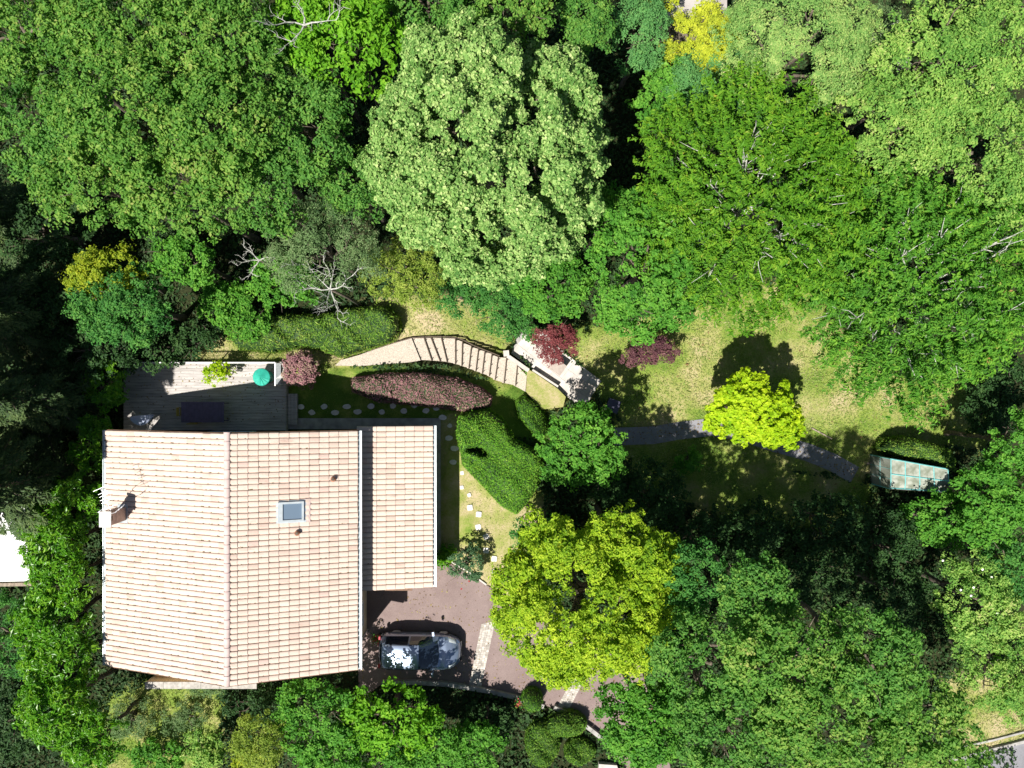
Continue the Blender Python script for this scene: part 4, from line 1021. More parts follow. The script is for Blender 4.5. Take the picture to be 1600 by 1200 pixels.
tree('oak', 160, 290, 100, 60, 8.6, 'olive green tree at the lower left rim of the wood above the golden shrub', group=W)
tree('oak', 280, 305, 100, 62, 8.8, 'olive green tree at the lower rim of the wood above the small isolated round tree', group=W)
tree('oak2', 475, 200, 85, 85, 9, 'rounded mid green tree left of the big pale flowering tree', group=W)
tree('oak2', 410, 300, 85, 62, 8.2, 'mid green tree above the grey olive tree with bare twigs', group=W)
tree('oak2', 555, 290, 50, 55, 7, 'narrow mid green tree squeezed against the left flank of the flowering tree', group=W)
tree('bright', 545, 65, 95, 85, 9, 'vivid bright green tree at the top edge left of the pale flowering tree')
tree('bright', 470, 30, 60, 50, 8.5, 'vivid green tree with a pale bare branch at the top edge')
tree('oak2', 665, 8, 75, 42, 8.5, 'dull green tree at the top edge directly behind the flowering tree left half')
tree('oak', 800, 8, 80, 42, 8.2, 'olive green tree at the top edge above the notch of the flowering tree')
tree('oak2', 915, 35, 45, 50, 6.5, 'dark green tree at the top edge beside the long black shadow')
tree('linden', 768, 240, 184, 200, 8.8, 'huge pale cream green flowering tree with dense round crown', name='linden_tree', rzf=.8, lob=.08, dents=4, dens_=1.3)
tree('sage', 1000, 55, 42, 62, 4.5, 'blue green shrub between the black shadow and the yellow shrub at the top', 'shrub')
tree('mid', 1040, 165, 40, 70, 3.6, 'fresh green shrub along the right rim of the long black shadow', 'shrub')
tree('yellow', 1092, 70, 60, 60, 3.6, 'bright yellow shrub in front of the shed roof', 'shrub', rzf=.5, lob=.12, dents=1)
tree('yellow', 1032, -2, 26, 18, 3.6, 'small bright yellow shrub cut by the top edge left of the shed', 'shrub')
tree('sage', 1120, 150, 90, 70, 4, 'smooth blue green shrub below the yellow shrub', 'shrub', rzf=.4, lob=.1, dents=1)
tree('pale', 1250, 75, 130, 105, 6, 'large smooth pale green tree right of the yellow shrub', rzf=.5, lob=.1, dents=3)
tree('grey', 1370, 90, 45, 80, 4.8, 'thin grey green tree with pale twigs between two smooth green crowns')
tree('cherry', 1170, 325, 168, 168, 6.6, 'cherry tree with yellow green shoots and pale limbs beside the flowering tree', name='cherry_tree', n=1300, bark=BARKW)
tree('cherry2', 1420, 455, 195, 165, 6.0, 'wide dark green cherry tree with drooping sprays and pale limbs above the lawn', name='cherry_tree', n=1350, bark=BARKW)
tree('lime', 1465, 95, 100, 98, 8, 'light green tree at the top edge right of the grey green tree')
tree('lime', 1575, 65, 85, 95, 8, 'light green tree in the top right corner')
tree('lime', 1400, 205, 95, 85, 6.5, 'smooth light green tree between the two cherry trees and the top edge')
tree('lime', 1510, 240, 105, 92, 7, 'large light green tree above the wide dark cherry')
tree('lime', 1595, 330, 70, 90, 6, 'light green tree cut by the right edge beside the wide dark cherry')
tree('mid', 1010, 420, 82, 118, 5.8, 'tall oval fresh green tree between flowering tree and left cherry', rzf=.6, lob=.18)
tree('mid', 866, 448, 60, 56, 4.4, 'rounded fresh green tree above the red maple')
tree('mid', 945, 345, 45, 50, 5.0, 'small green tree tucked under the lower right side of the flowering tree')
tree('blue', 785, 485, 42, 52, 2.4, 'blue green bush at the head of the patio', 'bush')
tree('blue', 715, 455, 40, 35, 2.4, 'blue green bush behind the dry bank under the flowering tree', 'bush')
tree('blue', 830, 521, 8, 8, .2, 'tiny blue green plant on the white paving', 'plant', dens_=.6)
tree('olivegold', 632, 428, 64, 50, 4.8, 'feathery yellow olive tree below left of the flowering tree')
tree('grey', 505, 388, 98, 66, 6.6, 'grey olive tree with fine twiggy crown above the long hedge')
tree('mid', 440, 440, 55, 40, 3.2, 'fresh green bush left of the white bare branches', 'bush')
tree('gold', 168, 432, 62, 48, 5.2, 'golden yellow tree half hidden behind the blue green tree at left')
tree('blue', 200, 478, 80, 58, 5.4, 'blue green tree in front of the golden tree, north west of the deck')
tree('mid', 290, 408, 52, 42, 5.2, 'isolated small green tree between golden tree and bare grey twigs')
tree('mid', 352, 472, 42, 36, 2.4, 'small fresh green bush above the left end of the long hedge', 'bush')
tree('mid', 385, 500, 40, 26, 1.8, 'low fresh green bush touching the left end of the long hedge', 'bush')
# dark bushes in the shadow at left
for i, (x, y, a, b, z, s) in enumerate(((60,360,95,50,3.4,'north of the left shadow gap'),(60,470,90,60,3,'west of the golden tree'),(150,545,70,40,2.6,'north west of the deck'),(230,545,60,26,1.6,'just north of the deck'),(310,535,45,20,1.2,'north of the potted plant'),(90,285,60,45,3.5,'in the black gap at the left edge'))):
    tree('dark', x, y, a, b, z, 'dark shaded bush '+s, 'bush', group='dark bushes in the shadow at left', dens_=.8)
for i, (x, y, a, b, z, s) in enumerate(((168,600,28,45,2.2,'beside the north west deck corner'),(152,690,26,52,2.2,'at the north west corner of the roof'),(125,790,38,55,3,'opposite the chimney'))):
    tree('laurel', x, y, a, b, z, 'glossy green laurel bush '+s, 'bush', group='glossy laurel bushes west of the house')
for i, (x, y, a, b, z, s) in enumerate(((85,850,42,50,3.9,'beside the white neighbouring roof'),(100,905,52,52,3.9,'level with the lower chimney side of the roof'),(90,970,58,50,3.9,'halfway down the hedge row'),(100,1035,58,48,3.9,'at the south west roof corner'),(95,1105,62,50,4.5,'second from the bottom of the row'),(150,1155,48,40,3.9,'at the bottom of the row beside dry grass'),(62,812,28,32,3,'north east corner of the white roof'))):
    tree('laurel', x, y, a, b, z, 'tall bright glossy laurel '+s, 'bush', group='tall laurel row west of the house', rzf=.8)
tree('blue', 20, 990, 45, 65, 2.6, 'blue green bush at the left edge below the white roof', 'bush')
tree('dark', 25, 1120, 50, 60, 1.8, 'dark bush in the bottom left corner', 'bush')
tree('grey', 330, 1062, 34, 22, .7, 'low grey green tuft beside the terrace coping', 'bush')
# conifers at left: tiers of drooping boughs
def conifer(bpx, bpy, ht, rad, label, seed, east=False):
    b = P(bpx, bpy, 0); rg = random.Random(seed); R = np.random.RandomState(seed); r = empty('conifer', (b.x, b.y, 0), label, 'tree', 'tall conifers leaning out of the left edge')
    Vs = []; ts = []; mb = MB(); mb.tube([(b.x,b.y,-.2),(b.x+.1,b.y,ht*.5),(b.x,b.y,ht)], [.22,.14,.03], 8)
    nb_ = int(ht*11)
    for i in range(nb_):
        z = 1.2+(ht-1.4)*i/nb_; az = rg.uniform(0, 6.283); L = rad*(1-(z/ht)**1.3)*rg.uniform(.7,1.1)+.25; L = min(L, 1.1) if (z < 5.5 and math.cos(az) > .1 and east) else L; d = Vector((math.cos(az), math.sin(az), 0))
        s = Vector((b.x, b.y, z)); m1 = s+d*L*.55+Vector((0,0,.12*L)); e = s+d*L-Vector((0,0,.28*L))
        mb.tube([s, m1, e], [.04,.025,.008], 5)
        n = int(150*L); t = R.rand(n)**.8; c1 = np.array(s); c2 = np.array(m1)*2-.5*(np.array(s)+np.array(e)); c3 = np.array(e)
        p = (1-t)[:,None]**2*c1+2*(t*(1-t))[:,None]*c2+(t**2)[:,None]*c3
        side = np.array((-d.y, d.x, 0)); w = (.42*np.sin(np.pi*np.clip(t,.08,.97))**.6*(.45+.25*L))[:,None]; q = R.uniform(-1, 1, (n,1))
        p = p+side*q*w-np.array([0,0,1])*np.abs(q)*w*.35+R.normal(size=(n,3))*.03
        db = np.array(d)*.8+side*q*.7-np.array([0,0,.25]); nr = np.array([0,0,1.])+R.normal(size=(n,3))*.35
        Vs.append(leaves(p, nr, .2, .22, R, db, .3)); ts.append(np.clip(R.beta(2,2,n)*.7+.25*t**3+rg.uniform(-.12,.15), 0, 1))
    leafobj('crown', Vs, ts, LM['conifer'], r); mb.build('trunk', BARK, r, smooth=True)
conifer(128, 735, 13.5, 3.3, 'tall dark conifer rising beside the north west roof corner and out of the left edge', 5, True)
conifer(75, 620, 13.5, 3.0, 'tall dark conifer west of the deck leaning out of the left edge', 6)
conifer(95, 500, 13, 2.8, 'tall dark conifer west of the golden tree leaning out of the left edge', 7)
conifer(55, 370, 13, 2.8, 'tall dark conifer under the black gap at the left edge', 8)
conifer(20, 720, 13, 2.8, 'tall conifer at the left edge above the white roof', 9)
conifer(150, 620, 9, 1.9, 'slender dark conifer standing at the west end of the deck', 10)
# bottom edge
tree('bright', 610, 1122, 82, 56, 3.0, 'bright green tree south of the car with sunlit top', rzf=.6)
tree('mid', 500, 1122, 70, 58, 3.2, 'fresh green tree below the ridge end of the roof')
tree('mid', 560, 1180, 90, 44, 2.8, 'green tree cut by the bottom edge under the bright tree')
tree('olivegold', 408, 1158, 45, 42, 3.6, 'yellow green tree at the bottom edge south of the roof')
tree('gold', 388, 1192, 26, 20, 2.5, 'small golden bush cut by the bottom edge', 'bush')
tree('lime', 318, 1170, 32, 30, 2.0, 'small pale lime bush at the bottom edge on dry grass', 'bush')
tree('dark', 395, 1100, 50, 26, 1.2, 'dark low bush in shade below the ridge end', 'bush')
tree('mid', 250, 1180, 44, 26, .8, 'low dark green bush at the bottom among dry grass', 'bush')
tree('grey', 205, 1120, 38, 34, .5, 'dull grey green weedy bush on the dry grass south west of the roof', 'bush', dens_=.5)
tree('grey', 290, 1120, 30, 24, .5, 'dull weedy bush on the dry grass below the terrace coping', 'bush', dens_=.5)
tree('mid', 740, 1165, 48, 40, 1.6, 'loose green bush at the bottom edge left of the clipped shrubs', 'bush')
tree('dark', 760, 1115, 40, 20, .9, 'dark low bush behind the driveway kerb', 'bush')
tree('mid', 665, 1155, 52, 46, 2.6, 'green tree cut by the bottom edge right of the bright tree')
# garden proper
tree('robinia', 908, 936, 150, 146, 5.8, 'large golden yellow green tree overhanging the driveway', name='golden_tree', rzf=.75, lob=.3, dents=6, dens_=1.15)
tree('robinia', 965, 840, 42, 58, 6.6, 'narrow golden tree top rising behind the large golden tree', name='golden_tree', rzf=1.)
tree('maple', 1172, 640, 66, 54, 3.0, 'vivid yellow maple standing over the garden path', name='yellow_maple_tree', rzf=.6, lob=.3, dents=2, group=None)
tree('maple', 1215, 665, 42, 30, 2.6, 'low eastern bush of vivid yellow leaves beside the yellow maple', 'bush', rzf=.6, lob=.3, dents=1)
tree('acer', 872, 538, 36, 27, .9, 'dark red Japanese maple spreading over the white patio', name='red_maple_tree', rzf=.45, lob=.3, dents=2)
tree('purple', 1035, 548, 22, 18, .2, 'dark purple bush under the oval green tree, right one', 'bush')
tree('purple', 1000, 555, 26, 15, .0, 'dark purple bush under the oval green tree, left one', 'bush')
tree('varieg', 471, 577, 26, 26, .9, 'round purple and green shrub at the deck corner', 'shrub', rzf=.9, lob=.12, dents=1)
tree('mid', 905, 700, 72, 60, 3.8, 'fresh green tree right of the clipped hedge mound', lob=.3)
tree('blue', 840, 850, 45, 45, 1.8, 'blue green bush under the left side of the golden tree', 'bush')
tree('rose', 728, 880, 26, 30, 1.1, 'loose grey green rose bush with a few red blooms at the driveway edge', 'rose bush', name='rose_bush', lob=.4, dents=3)
tree('laurel', 698, 865, 12, 12, .3, 'small bright green bush at the annex corner', 'bush')
tree('citrus', 338, 582, 19, 18, 1.25, 'bright yellow green potted shrub on the deck', 'potted plant', name='potted_plant', lob=.3, dents=1)
G_ = 'shaded bushes south east of the lawn'
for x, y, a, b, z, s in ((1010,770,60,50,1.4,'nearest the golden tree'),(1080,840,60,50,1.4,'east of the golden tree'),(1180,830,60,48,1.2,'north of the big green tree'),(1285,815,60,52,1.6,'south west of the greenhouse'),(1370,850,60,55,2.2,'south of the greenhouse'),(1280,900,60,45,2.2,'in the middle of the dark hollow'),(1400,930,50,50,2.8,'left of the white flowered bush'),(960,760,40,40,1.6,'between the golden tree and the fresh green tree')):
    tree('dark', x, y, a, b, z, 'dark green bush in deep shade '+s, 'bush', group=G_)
tree('mid', 1075, 722, 20, 18, -.6, 'little bright green bush below the garden path', 'bush')
tree('blue', 1085, 905, 56, 54, 7.0, 'blue green tree between golden tree and big green tree')
B_ = 'big green trees filling the lower right'
tree('oak2', 1110, 1035, 100, 88, 8.4, 'mid green tree right below the golden tree', group=B_)
tree('oak2', 1185, 925, 60, 50, 9.8, 'small raised green crown at the north tip of the lower right trees', group=B_)
tree('oak', 1235, 1026, 102, 84, 10.6, 'broad green tree in the centre of the lower right wood', group=B_)
tree('oak2', 1355, 1025, 92, 80, 10.4, 'green tree with dark hollows right of the broad centre tree', group=B_)
tree('oak', 1300, 1120, 115, 85, 9.6, 'olive green tree at the bottom edge in the lower right', group=B_)
tree('oak2', 1140, 1140, 98, 78, 8.4, 'green tree at the bottom edge with deep black gaps', group=B_)
tree('mid', 1005, 1125, 72, 72, 5.4, 'green tree overhanging the lower driveway end', group=B_, dens_=1.5)
tree('oak', 1430, 1125, 80, 76, 8.2, 'green tree at the bottom edge left of the road verge', group=B_)
tree('oak', 1490, 1200, 60, 28, 6, 'green tree cut by the bottom edge beside the road', group=B_)
tree('lime', 1525, 935, 68, 78, 3.6, 'light green bush dotted with white flowers near the right edge', 'bush')
tree('mid', 1468, 812, 60, 44, 1.4, 'fresh green bush directly south of the greenhouse', 'bush')
tree('mid', 1555, 780, 68, 68, 4.2, 'green tree at the right edge east of the greenhouse')
tree('dark', 1540, 640, 45, 42, .6, 'added dark bush standing in for black shade at the right end of the lawn', 'bush')  # dark leaves added to stand in for the shadow on this lawn end
tree('dark', 1572, 600, 40, 36, 1.2, 'dark bush under the right side of the wide cherry', 'bush')
tree('mid', 1592, 690, 46, 52, 4.2, 'shaded green tree at the right edge above the lawn corner')
tree('blue', 1585, 880, 50, 55, 4, 'blue green tree at the right edge beside the flowered bush')
tree('lime', 1560, 1040, 72, 62, 2.6, 'sunny light green bush above the road verge', 'bush')
tree('lime', 1600, 1090, 45, 45, 1.2, 'low light green bush at the right edge above the road', 'bush')
# flowers on bushes belong to them
def blooms(parent_label, pts, m, r=.045, k=1):
    par = [o for o in C.objects if o.get('label') == parent_label][0]
    for p in pts:
        mb = MB(); q = P(*p)
        for j in range(6):
            a = j*1.047; mb.add([(q.x,q.y,q.z+.02),(q.x+r*math.cos(a),q.y+r*math.sin(a),q.z),(q.x+r*1.3*math.cos(a+.5),q.y+r*1.3*math.sin(a+.5),q.z+.03),(q.x+r*math.cos(a+1),q.y+r*math.sin(a+1),q.z)], [(0,1,2,3)])
        mb.build('flower', m, par)
blooms('loose grey green rose bush with a few red blooms at the driveway edge', [(721,920,.9),(703,881,1.0),(733,908,1.2),(745,903,1.1)], RED, .04)
blooms('light green bush dotted with white flowers near the right edge', [(1521,918,5.2),(1501,922,5.2),(1517,931,5.3),(1549,902,5.0),(1473,876,4.6),(1558,958,4.8),(1535,890,5.2)], WHITEF, .045)
# bare branching trees
def bare(px, py, z, spread, dirs, label, seed, m=BARKW):
    rg = random.Random(seed); c = P(px, py, z); g = float(terr(c.x, c.y)); r = empty('bare_tree', (c.x, c.y, g), label, 'tree'); mb = MB()
    mb.tube([(c.x,c.y,g-.1),(c.x+.1,c.y,(g+z)/2),(c.x,c.y,z-.8)], [.09,.07,.05], 7); mb.build('trunk', BARK, r, smooth=True); mb = MB()
    def br(p, d, L, r0, lev):
        pts = [p]; 
        for i in range(4): d = (d+Vector((rg.gauss(0,.22),rg.gauss(0,.22),rg.gauss(0,.12)))).normalized(); p = p+d*L/4; pts.append(p)
        mb.tube(pts, [r0*(1-.2*i) for i in range(5)], 5)
        if lev:
            for i in range(1, 5):
                for _ in range(1):
                    a = rg.choice((-1,1))*rg.uniform(.5,1.1); q = Vector((d.x*math.cos(a)-d.y*math.sin(a), d.x*math.sin(a)+d.y*math.cos(a), d.z+rg.uniform(0,.3))).normalized(); br(pts[i], q, L*rg.uniform(.35,.6), r0*.55, lev-1)
    for a in dirs: br(Vector((c.x,c.y,z-.8)), Vector((math.cos(a),math.sin(a),.45)).normalized(), spread*rg.uniform(.8,1.2), .035, 2)
    mb.build('branches', m, r)
bare(395, 402, 5.6, .95, (2.0,3.3,4.6,.6), 'leafless pale grey twiggy tree beside the isolated small green tree', 21)
bare(508, 448, 7.4, 1.25, (0,1.2,2.6,3.5,4.7,5.5), 'leafless tree with white lichened branches above the long hedge', 22)
bare(465, 22, 11.2, 1.2, (.3,1.5,2.8,4.4), 'bare pale branches showing at the top edge beside bright green tree', 23)
bare(1385, 70, 6.6, 1.1, (.5,1.6,2.9,4.2,5.4), 'pale bare twigs in the grey green tree at upper right', 25)

# ------------------------------------------------------------------ clipped hedges
def hedge(pp, h, style, label, seed, name='clipped_hedge', cat='hedge', dens_=650, L=.075, asp=.35, bump=.05, zb=None, round_=.42, notch=()):
    top = [G(a, b, h*.8) for a, b in pp]; poly = [(p.x, p.y) for p in top]
    xs = [p[0] for p in poly]; ys = [p[1] for p in poly]; s = .1
    gx_ = np.arange(min(xs), max(xs)+s, s); gy_ = np.arange(min(ys), max(ys)+s, s); X, Y = np.meshgrid(gx_, gy_)
    R = np.random.RandomState(seed)
    ins = inpoly(X, Y, poly); d = edgedist(X, Y, poly)
    f1, f2, f3 = R.uniform(0, 6, 3)
    def hf(x, y, dd): 
        t = np.clip(dd/round_, 0, 1); b = np.sqrt(np.clip(1-(1-t)**2, 0, 1))
        zz = h*(.35+.65*b)+bump*(np.sin(x*2.1+f1+np.sin(y*2.6))+np.sin(y*2.7+f2+np.sin(x*1.9))+.7*np.sin((x+y)*5+f3)+.5*np.sin(x*9+f2)*np.sin(y*8+f1))
        for (na, nb2, nra, nrb) in notch: zz = zz*(1-.85*np.exp(-(((x-na)/nra)**2+((y-nb2)/nrb)**2)**2))
        return terr(x, y)+zz
    Z = hf(X, Y, d)
    idx = -np.ones(X.shape, int); idx[ins] = np.arange(ins.sum()); V = np.stack([X[ins], Y[ins], Z[ins]-.05], -1)
    a, b, c_, e = idx[:-1,:-1], idx[:-1,1:], idx[1:,1:], idx[1:,:-1]; ok = (a >= 0) & (b >= 0) & (c_ >= 0) & (e >= 0)
    Q = np.stack([a[ok], b[ok], c_[ok], e[ok]], -1)
    # skirt down to the ground
    ed = {}
    for q in Q:
        for i in range(4):
            k = (q[i], q[(i+1) % 4])
            if (k[1], k[0]) in ed: del ed[(k[1], k[0])]
            else: ed[k] = 1
    low = {}; VV = list(map(tuple, V)); QQ = [tuple(q) for q in Q]
    for (i, j) in ed:
        for k in (i, j):
            if k not in low: low[k] = len(VV); VV.append((VV[k][0], VV[k][1], float(terr(VV[k][0], VV[k][1]))-.1))
        QQ.append((j, i, low[i], low[j]))
    cx_, cy_ = np.mean(xs), np.mean(ys); r = empty(name, (cx_, cy_, float(terr(cx_, cy_))), label, cat)
    raw('inner_growth', VV, QQ, LM['ivy'], r, np.full(len(QQ), .4))
    n = int(dens_*ins.sum()*s*s); x = R.uniform(min(xs), max(xs), n*3); y = R.uniform(min(ys), max(ys), n*3); k = inpoly(x, y, poly); x, y = x[k][:n], y[k][:n]; n = len(x)
    dd = edgedist(x, y, poly); z = hf(x, y, dd); e_ = .05
    gxn = (hf(x+e_, y, edgedist(x+e_, y, poly))-z)/e_; gyn = (hf(x, y+e_, edgedist(x, y+e_, poly))-z)/e_
    sn = unit(np.stack([-np.clip(gxn,-2,2), -np.clip(gyn,-2,2), np.ones(n)], -1))
    pos = np.stack([x, y, z], -1)+sn*(R.uniform(-.07, .04, (n, 1))+np.where(R.rand(n, 1) < .12, R.exponential(.05, (n, 1)), 0)); up = sn*.9+R.normal(size=(n, 3))*.6
    nr = np.cross(up, R.normal(size=(n, 3)))*.55+sn*.75
    # vertical sides
    per = []; 
    for i in range(len(poly)):
        a_, b_ = np.array(poly[i]), np.array(poly[(i+1) % len(poly)]); Ls = np.linalg.norm(b_-a_); m = int(Ls*h*.4*dens_*.8)
        t = R.rand(m, 1); q = a_+(b_-a_)*t; nn = np.array([(b_-a_)[1], -(b_-a_)[0]])/max(Ls, 1e-6)
        zz = terr(q[:,0], q[:,1])+R.uniform(.03, .42, m)*h
        per.append((np.column_stack([q+nn*R.uniform(-.05,.05,(m,1)), zz]), np.tile([nn[0], nn[1], .4], (m, 1))+R.normal(size=(m, 3))*.4))
    pos = np.concatenate([pos]+[p[0] for p in per]); nr = np.concatenate([nr]+[p[1] for p in per])
    t = np.clip(R.beta(2, 2, len(pos))*.75+.1, 0, 1)
    raw('foliage', leaves(pos, nr, L, asp, R), np.arange(len(pos)*4).reshape(-1, 4), LM[style], r, t)
hedge([(345,518),(375,498),(430,492),(500,490),(560,478),(600,478),(622,495),(622,515),(610,532),(570,545),(528,558),(505,548),(470,540),(420,550),(370,545)], 1.5, 'hedge2', 'long shaggy green hedge with tan patches above the deck and gravel path', 31, dens_=520, L=.13, asp=.2, bump=.09)
hedge([(548,590),(600,584),(660,583),(715,592),(752,606),(768,620),(766,634),(722,642),(660,634),(590,628),(548,612)], 1.0, 'varieg', 'long low purple leaved hedge running between the stairs and the stepping stones', 32, dens_=800, L=.07, asp=.5)
HM = 'clipped green mounds beside the lawn'
hedge([(716,652),(735,644),(762,640),(785,655),(805,688),(838,705),(850,725),(842,760),(822,790),(808,806),(782,792),(758,765),(735,742),(722,728),(719,708),(712,680)], 1.35, 'hedge', 'large smooth clipped green mound with a dark notch beside the stepping stones', 33, dens_=1200, L=.08, bump=.05, notch=[(P(743,703,1).x, P(743,703,1).y, .42, .17), (P(755,709,1).x, P(755,709,1).y, .25, .15)])
hedge([(806,628),(820,620),(836,630),(850,648),(858,672),(846,692),(828,672),(810,650)], 1.1, 'hedge', 'small oval clipped green mound between stairs foot and large mound', 34, dens_=1100, L=.06)
def ell(cx, cy, rx, ry, n=18): return [(cx+rx*math.cos(t*2*math.pi/n), cy+ry*math.sin(t*2*math.pi/n)) for t in range(n)]
hedge(ell(832,1100,16.5,16.5), 1.25, 'hedge', 'small clipped green ball beside the driveway kerb', 35, 'topiary_ball', 'topiary', 1500, .05, round_=.5)
hedge(ell(885,1138,33,20), 1.1, 'hedge3', 'clipped cushion shrub nearest the driveway, upper one of three', 36, 'clipped_shrub', 'shrub', 1000, .09, round_=.6, bump=.10)
hedge(ell(848,1165,27,36), 1.0, 'hedge3', 'clipped cushion shrub at the left of the three, reaching the bottom edge', 37, 'clipped_shrub', 'shrub', 1000, .09, round_=.6, bump=.10)
hedge(ell(907,1180,24,19), .9, 'hedge3', 'smallest clipped cushion shrub, lower right of the three', 38, 'clipped_shrub', 'shrub', 1000, .09, round_=.6, bump=.10)
hedge([(1380,702),(1392,688),(1420,683),(1455,690),(1485,702),(1497,722),(1492,742),(1470,732),(1440,724),(1400,716)], 1.7, 'hedge2', 'shaggy dark green hedge along the back of the greenhouse', 39, dens_=700, L=.1, asp=.25, bump=.08)

# ------------------------------------------------------------------ small plants and pots
def pot(px, py, z, r, h, m, label, name='flower_pot', fl=None):
    p = P(px, py, z+h); o = empty(name, (p.x, p.y, z), label, 'flower pot'); mb = MB()
    mb.lathe((p.x, p.y, z), [(r*.7,0),(r*.95,h*.9),(r*1.05,h*.9),(r*1.05,h),(r*.9,h),(r*.88,h*.85),(.001,h*.85)], 16); mb.build('pot', m, o, smooth=False)
    if fl:
        R = np.random.RandomState(int(px)); n = 160; q = R.normal(size=(n, 3))*[r*.8, r*.8, .08]+[p.x, p.y, z+h+.08]
        raw('foliage', leaves(q, R.normal(size=(n,3))*.5+[0,0,.8], .07, .6, R), np.arange(n*4).reshape(-1,4), LM['mid'], o, R.rand(n))
        n = 40; q = R.normal(size=(n, 3))*[r*.7, r*.7, .04]+[p.x, p.y, z+h+.2]
        raw('flowers', leaves(q, R.normal(size=(n,3))*.5+[0,0,.8], .06, .9, R), np.arange(n*4).reshape(-1,4), fl, o, R.rand(n))
pot(588, 998, .014, .16, .3, TERRA, 'terracotta pot with dull red flowers against the house behind the car', fl=RED)
pot(811, 1097, .0, .14, .35, WHITEM, 'white flower pot beside the clipped ball by the driveway', fl=RED)
r_ = [o for o in C.objects if o.get('label') == 'bright yellow green potted shrub on the deck'][0]
r_.children[0]; mb = MB(); mb.lathe((r_.location.x, r_.location.y, DZ), [(.15,0),(.2,.36),(.22,.36),(.22,.4),(.19,.4),(.18,.34),(.001,.34)], 18); mb.build('pot', TERRA, r_)
def spiky(px, py, h, r, label, seed, m, name='spiky_plant', n=46):
    p = G(px, py, 0); p = P(px, py, p.z+h); R = np.random.RandomState(seed); g = p.z-h; mb = MB()
    for i in range(n):
        a = R.uniform(0, 6.283); L = r*R.uniform(.6, 1.1); el = R.uniform(.2, 1.3); d = np.array([math.cos(a), math.sin(a)]); w = .018
        s = np.array([-d[1], d[0]]); pts = []
        for t in (0, .4, .75, 1):
            rr = L*t*math.cos(el*.6); zz = g+.1+L*(t*math.sin(el)*1.5-.7*t*t); ww = w*(1.2-t)
            c_ = np.array([p.x, p.y])+d*rr; pts += [(c_[0]+s[0]*ww, c_[1]+s[1]*ww, zz), (c_[0]-s[0]*ww, c_[1]-s[1]*ww, zz)]
        mb.add(pts, [(2*k, 2*k+1, 2*k+3, 2*k+2) for k in range(3)], tint=R.rand())
    thing(name, mb, m, label, 'plant', usetint=True, loc=(p.x, p.y, g))
spiky(825, 577, .3, .42, 'spiky bright green plant at the corner of stairs and patio', 3, LM['lime'])
spiky(838, 585, .2, .2, 'small spiky plant on the tip of the triangular lawn', 4, LM['grass'], n=20)
spiky(1140, 672, .2, .25, 'thin grass tuft at the edge of the garden path', 5, LM['lime'], n=24)

# ------------------------------------------------------------------ grass and ground cover (nobody could count them)
def scatter_region(poly, n, R):
    xs = [p[0] for p in poly]; ys = [p[1] for p in poly]; x = R.uniform(min(xs), max(xs), n); y = R.uniform(min(ys), max(ys), n); k = inpoly(x, y, poly); return x[k], y[k]
R = np.random.RandomState(5); Vs = []; ts = []
BL = [[(P(a,b,0).x,P(a,b,0).y) for a, b in gp], DRIVEW, wpoly([(523,573),(532,560),(643,524),(712,524),(800,545),(835,585),(830,620),(790,600),(700,570),(650,568)]),
      wpoly(pp, 0), wpoly([(812,572),(830,572),(890,615),(878,640),(818,615)])]
pathpts = [G(*q) for q in dens([(960,682),(1020,680),(1060,673),(1112,667),(1160,676),(1210,692),(1260,706),(1300,722),(1335,742)])]
def blocked(x, y):
    b = np.zeros(len(x), bool)
    for q in BL: b |= inpoly(x, y, q)
    for q in pathpts: b |= np.hypot(x-q.x, y-q.y) < .5
    b |= (x > -19) & (x < -3.7) & (y > -13.1) & (y < -1.8)
    b |= (x > A.x) & (x < B.x+.6) & (y > -3) & (y < A.y)
    return b
for k, pl in LAWNW.items():
    xs = [p[0] for p in pl]; ys = [p[1] for p in pl]; ar = (max(xs)-min(xs))*(max(ys)-min(ys))
    short = k in ('south', 'shade')
    x, y = scatter_region(pl, int(ar*(170 if short else 260)), R); b = ~blocked(x, y); x, y = x[b], y[b]; n = len(x)
    z = terr(x, y)+(.0 if short else .03); pos = np.stack([x, y, z+.01], -1)
    clump = np.sin(x*2.3+np.sin(y*1.9)*2)*np.sin(y*2.7+x)*.35+.5+.45*np.sin(x*.75+1.3+np.sin(y*.9)*1.5)*np.sin(y*.85+.5+np.sin(x*.6))
    nr = R.normal(size=(n, 3))*[.8, .8, .3]+[0, 0, .7]; Vs.append(leaves(pos, nr, (.06 if short else .11)*(1), .22, R, None, .35)); ts.append(np.clip(R.beta(2,2,n)*.5+.1+clump*.22+DRYNESS[k]*1.1, 0, 1))
tag(leafobj('grass', Vs, ts, LM['grass']), 'dry tufty grass on the lawns and banks', 'grass', kind='stuff')
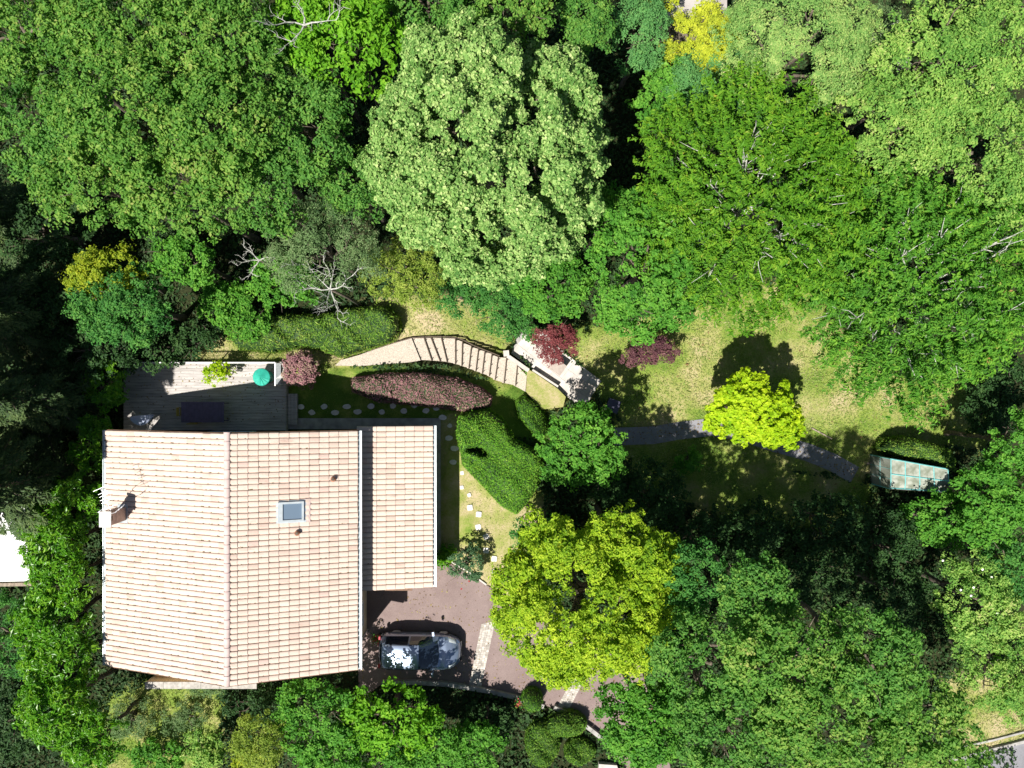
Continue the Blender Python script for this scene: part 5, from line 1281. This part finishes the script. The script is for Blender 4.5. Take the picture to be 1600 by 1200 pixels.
# ivy and undergrowth where the ground is not mown
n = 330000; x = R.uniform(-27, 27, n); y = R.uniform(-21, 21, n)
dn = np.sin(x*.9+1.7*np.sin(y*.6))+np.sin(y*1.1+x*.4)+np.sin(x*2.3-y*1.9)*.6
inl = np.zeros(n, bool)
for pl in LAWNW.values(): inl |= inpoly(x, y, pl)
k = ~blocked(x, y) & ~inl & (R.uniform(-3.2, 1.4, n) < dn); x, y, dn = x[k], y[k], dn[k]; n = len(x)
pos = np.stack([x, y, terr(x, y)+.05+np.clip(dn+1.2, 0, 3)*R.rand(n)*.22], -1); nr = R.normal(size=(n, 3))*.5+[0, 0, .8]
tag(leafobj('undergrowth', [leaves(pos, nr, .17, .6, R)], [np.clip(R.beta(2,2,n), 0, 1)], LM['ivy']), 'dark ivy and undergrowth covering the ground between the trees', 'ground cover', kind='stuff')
n = 5200; x = R.uniform(-8, 8, n); y = R.uniform(-20, -8.5, n); k = inpoly(x, y, DRIVEW) & (R.rand(n) < .25+.5*(np.sin(x*1.3+y)*np.sin(y*1.7-x*.5) > .25)); x, y = x[k], y[k]
lit = [np.stack([x, y, np.full(len(x), .026)], -1)]
q = np.array([[p.x, p.y, p.z] for p in pathpts]); q = np.repeat(q, 14, 0); q[:, :2] += R.normal(size=(len(q), 2))*.3; q[:, 2] = terr(q[:, 0], q[:, 1])+.07; lit.append(q)
x = R.uniform(A.x, B.x, 420); y = R.uniform(YN+.2, A.y, 420); lit.append(np.stack([x, y, np.full(420, DZ+.008)], -1))
x = R.uniform(2, 24, 2600); y = R.uniform(-6, 4, 2600); k = inpoly(x, y, LAWNW['east']) & (R.rand(2600) < .5+.5*np.sin(x*.8)*np.sin(y*1.1)); x, y = x[k], y[k]; lit.append(np.stack([x, y, terr(x, y)+.09], -1))
pos = np.concatenate(lit); nr = R.normal(size=pos.shape)*.25+[0, 0, 1]
LIT = leafmat('fallen_leaf', L3((.10,.06,.025),(.24,.16,.07),(.36,.32,.12)), trans=.1)
tag(leafobj('leaf_litter', [leaves(pos, nr, .065, .6, R)], [R.rand(len(pos))], LIT), 'scattered fallen leaves on the driveway, path, deck and lawn', 'leaf litter', kind='stuff')
print('objects', len(C.objects), 'polys', sum(len(o.data.polygons) for o in C.objects if o.type == 'MESH'))
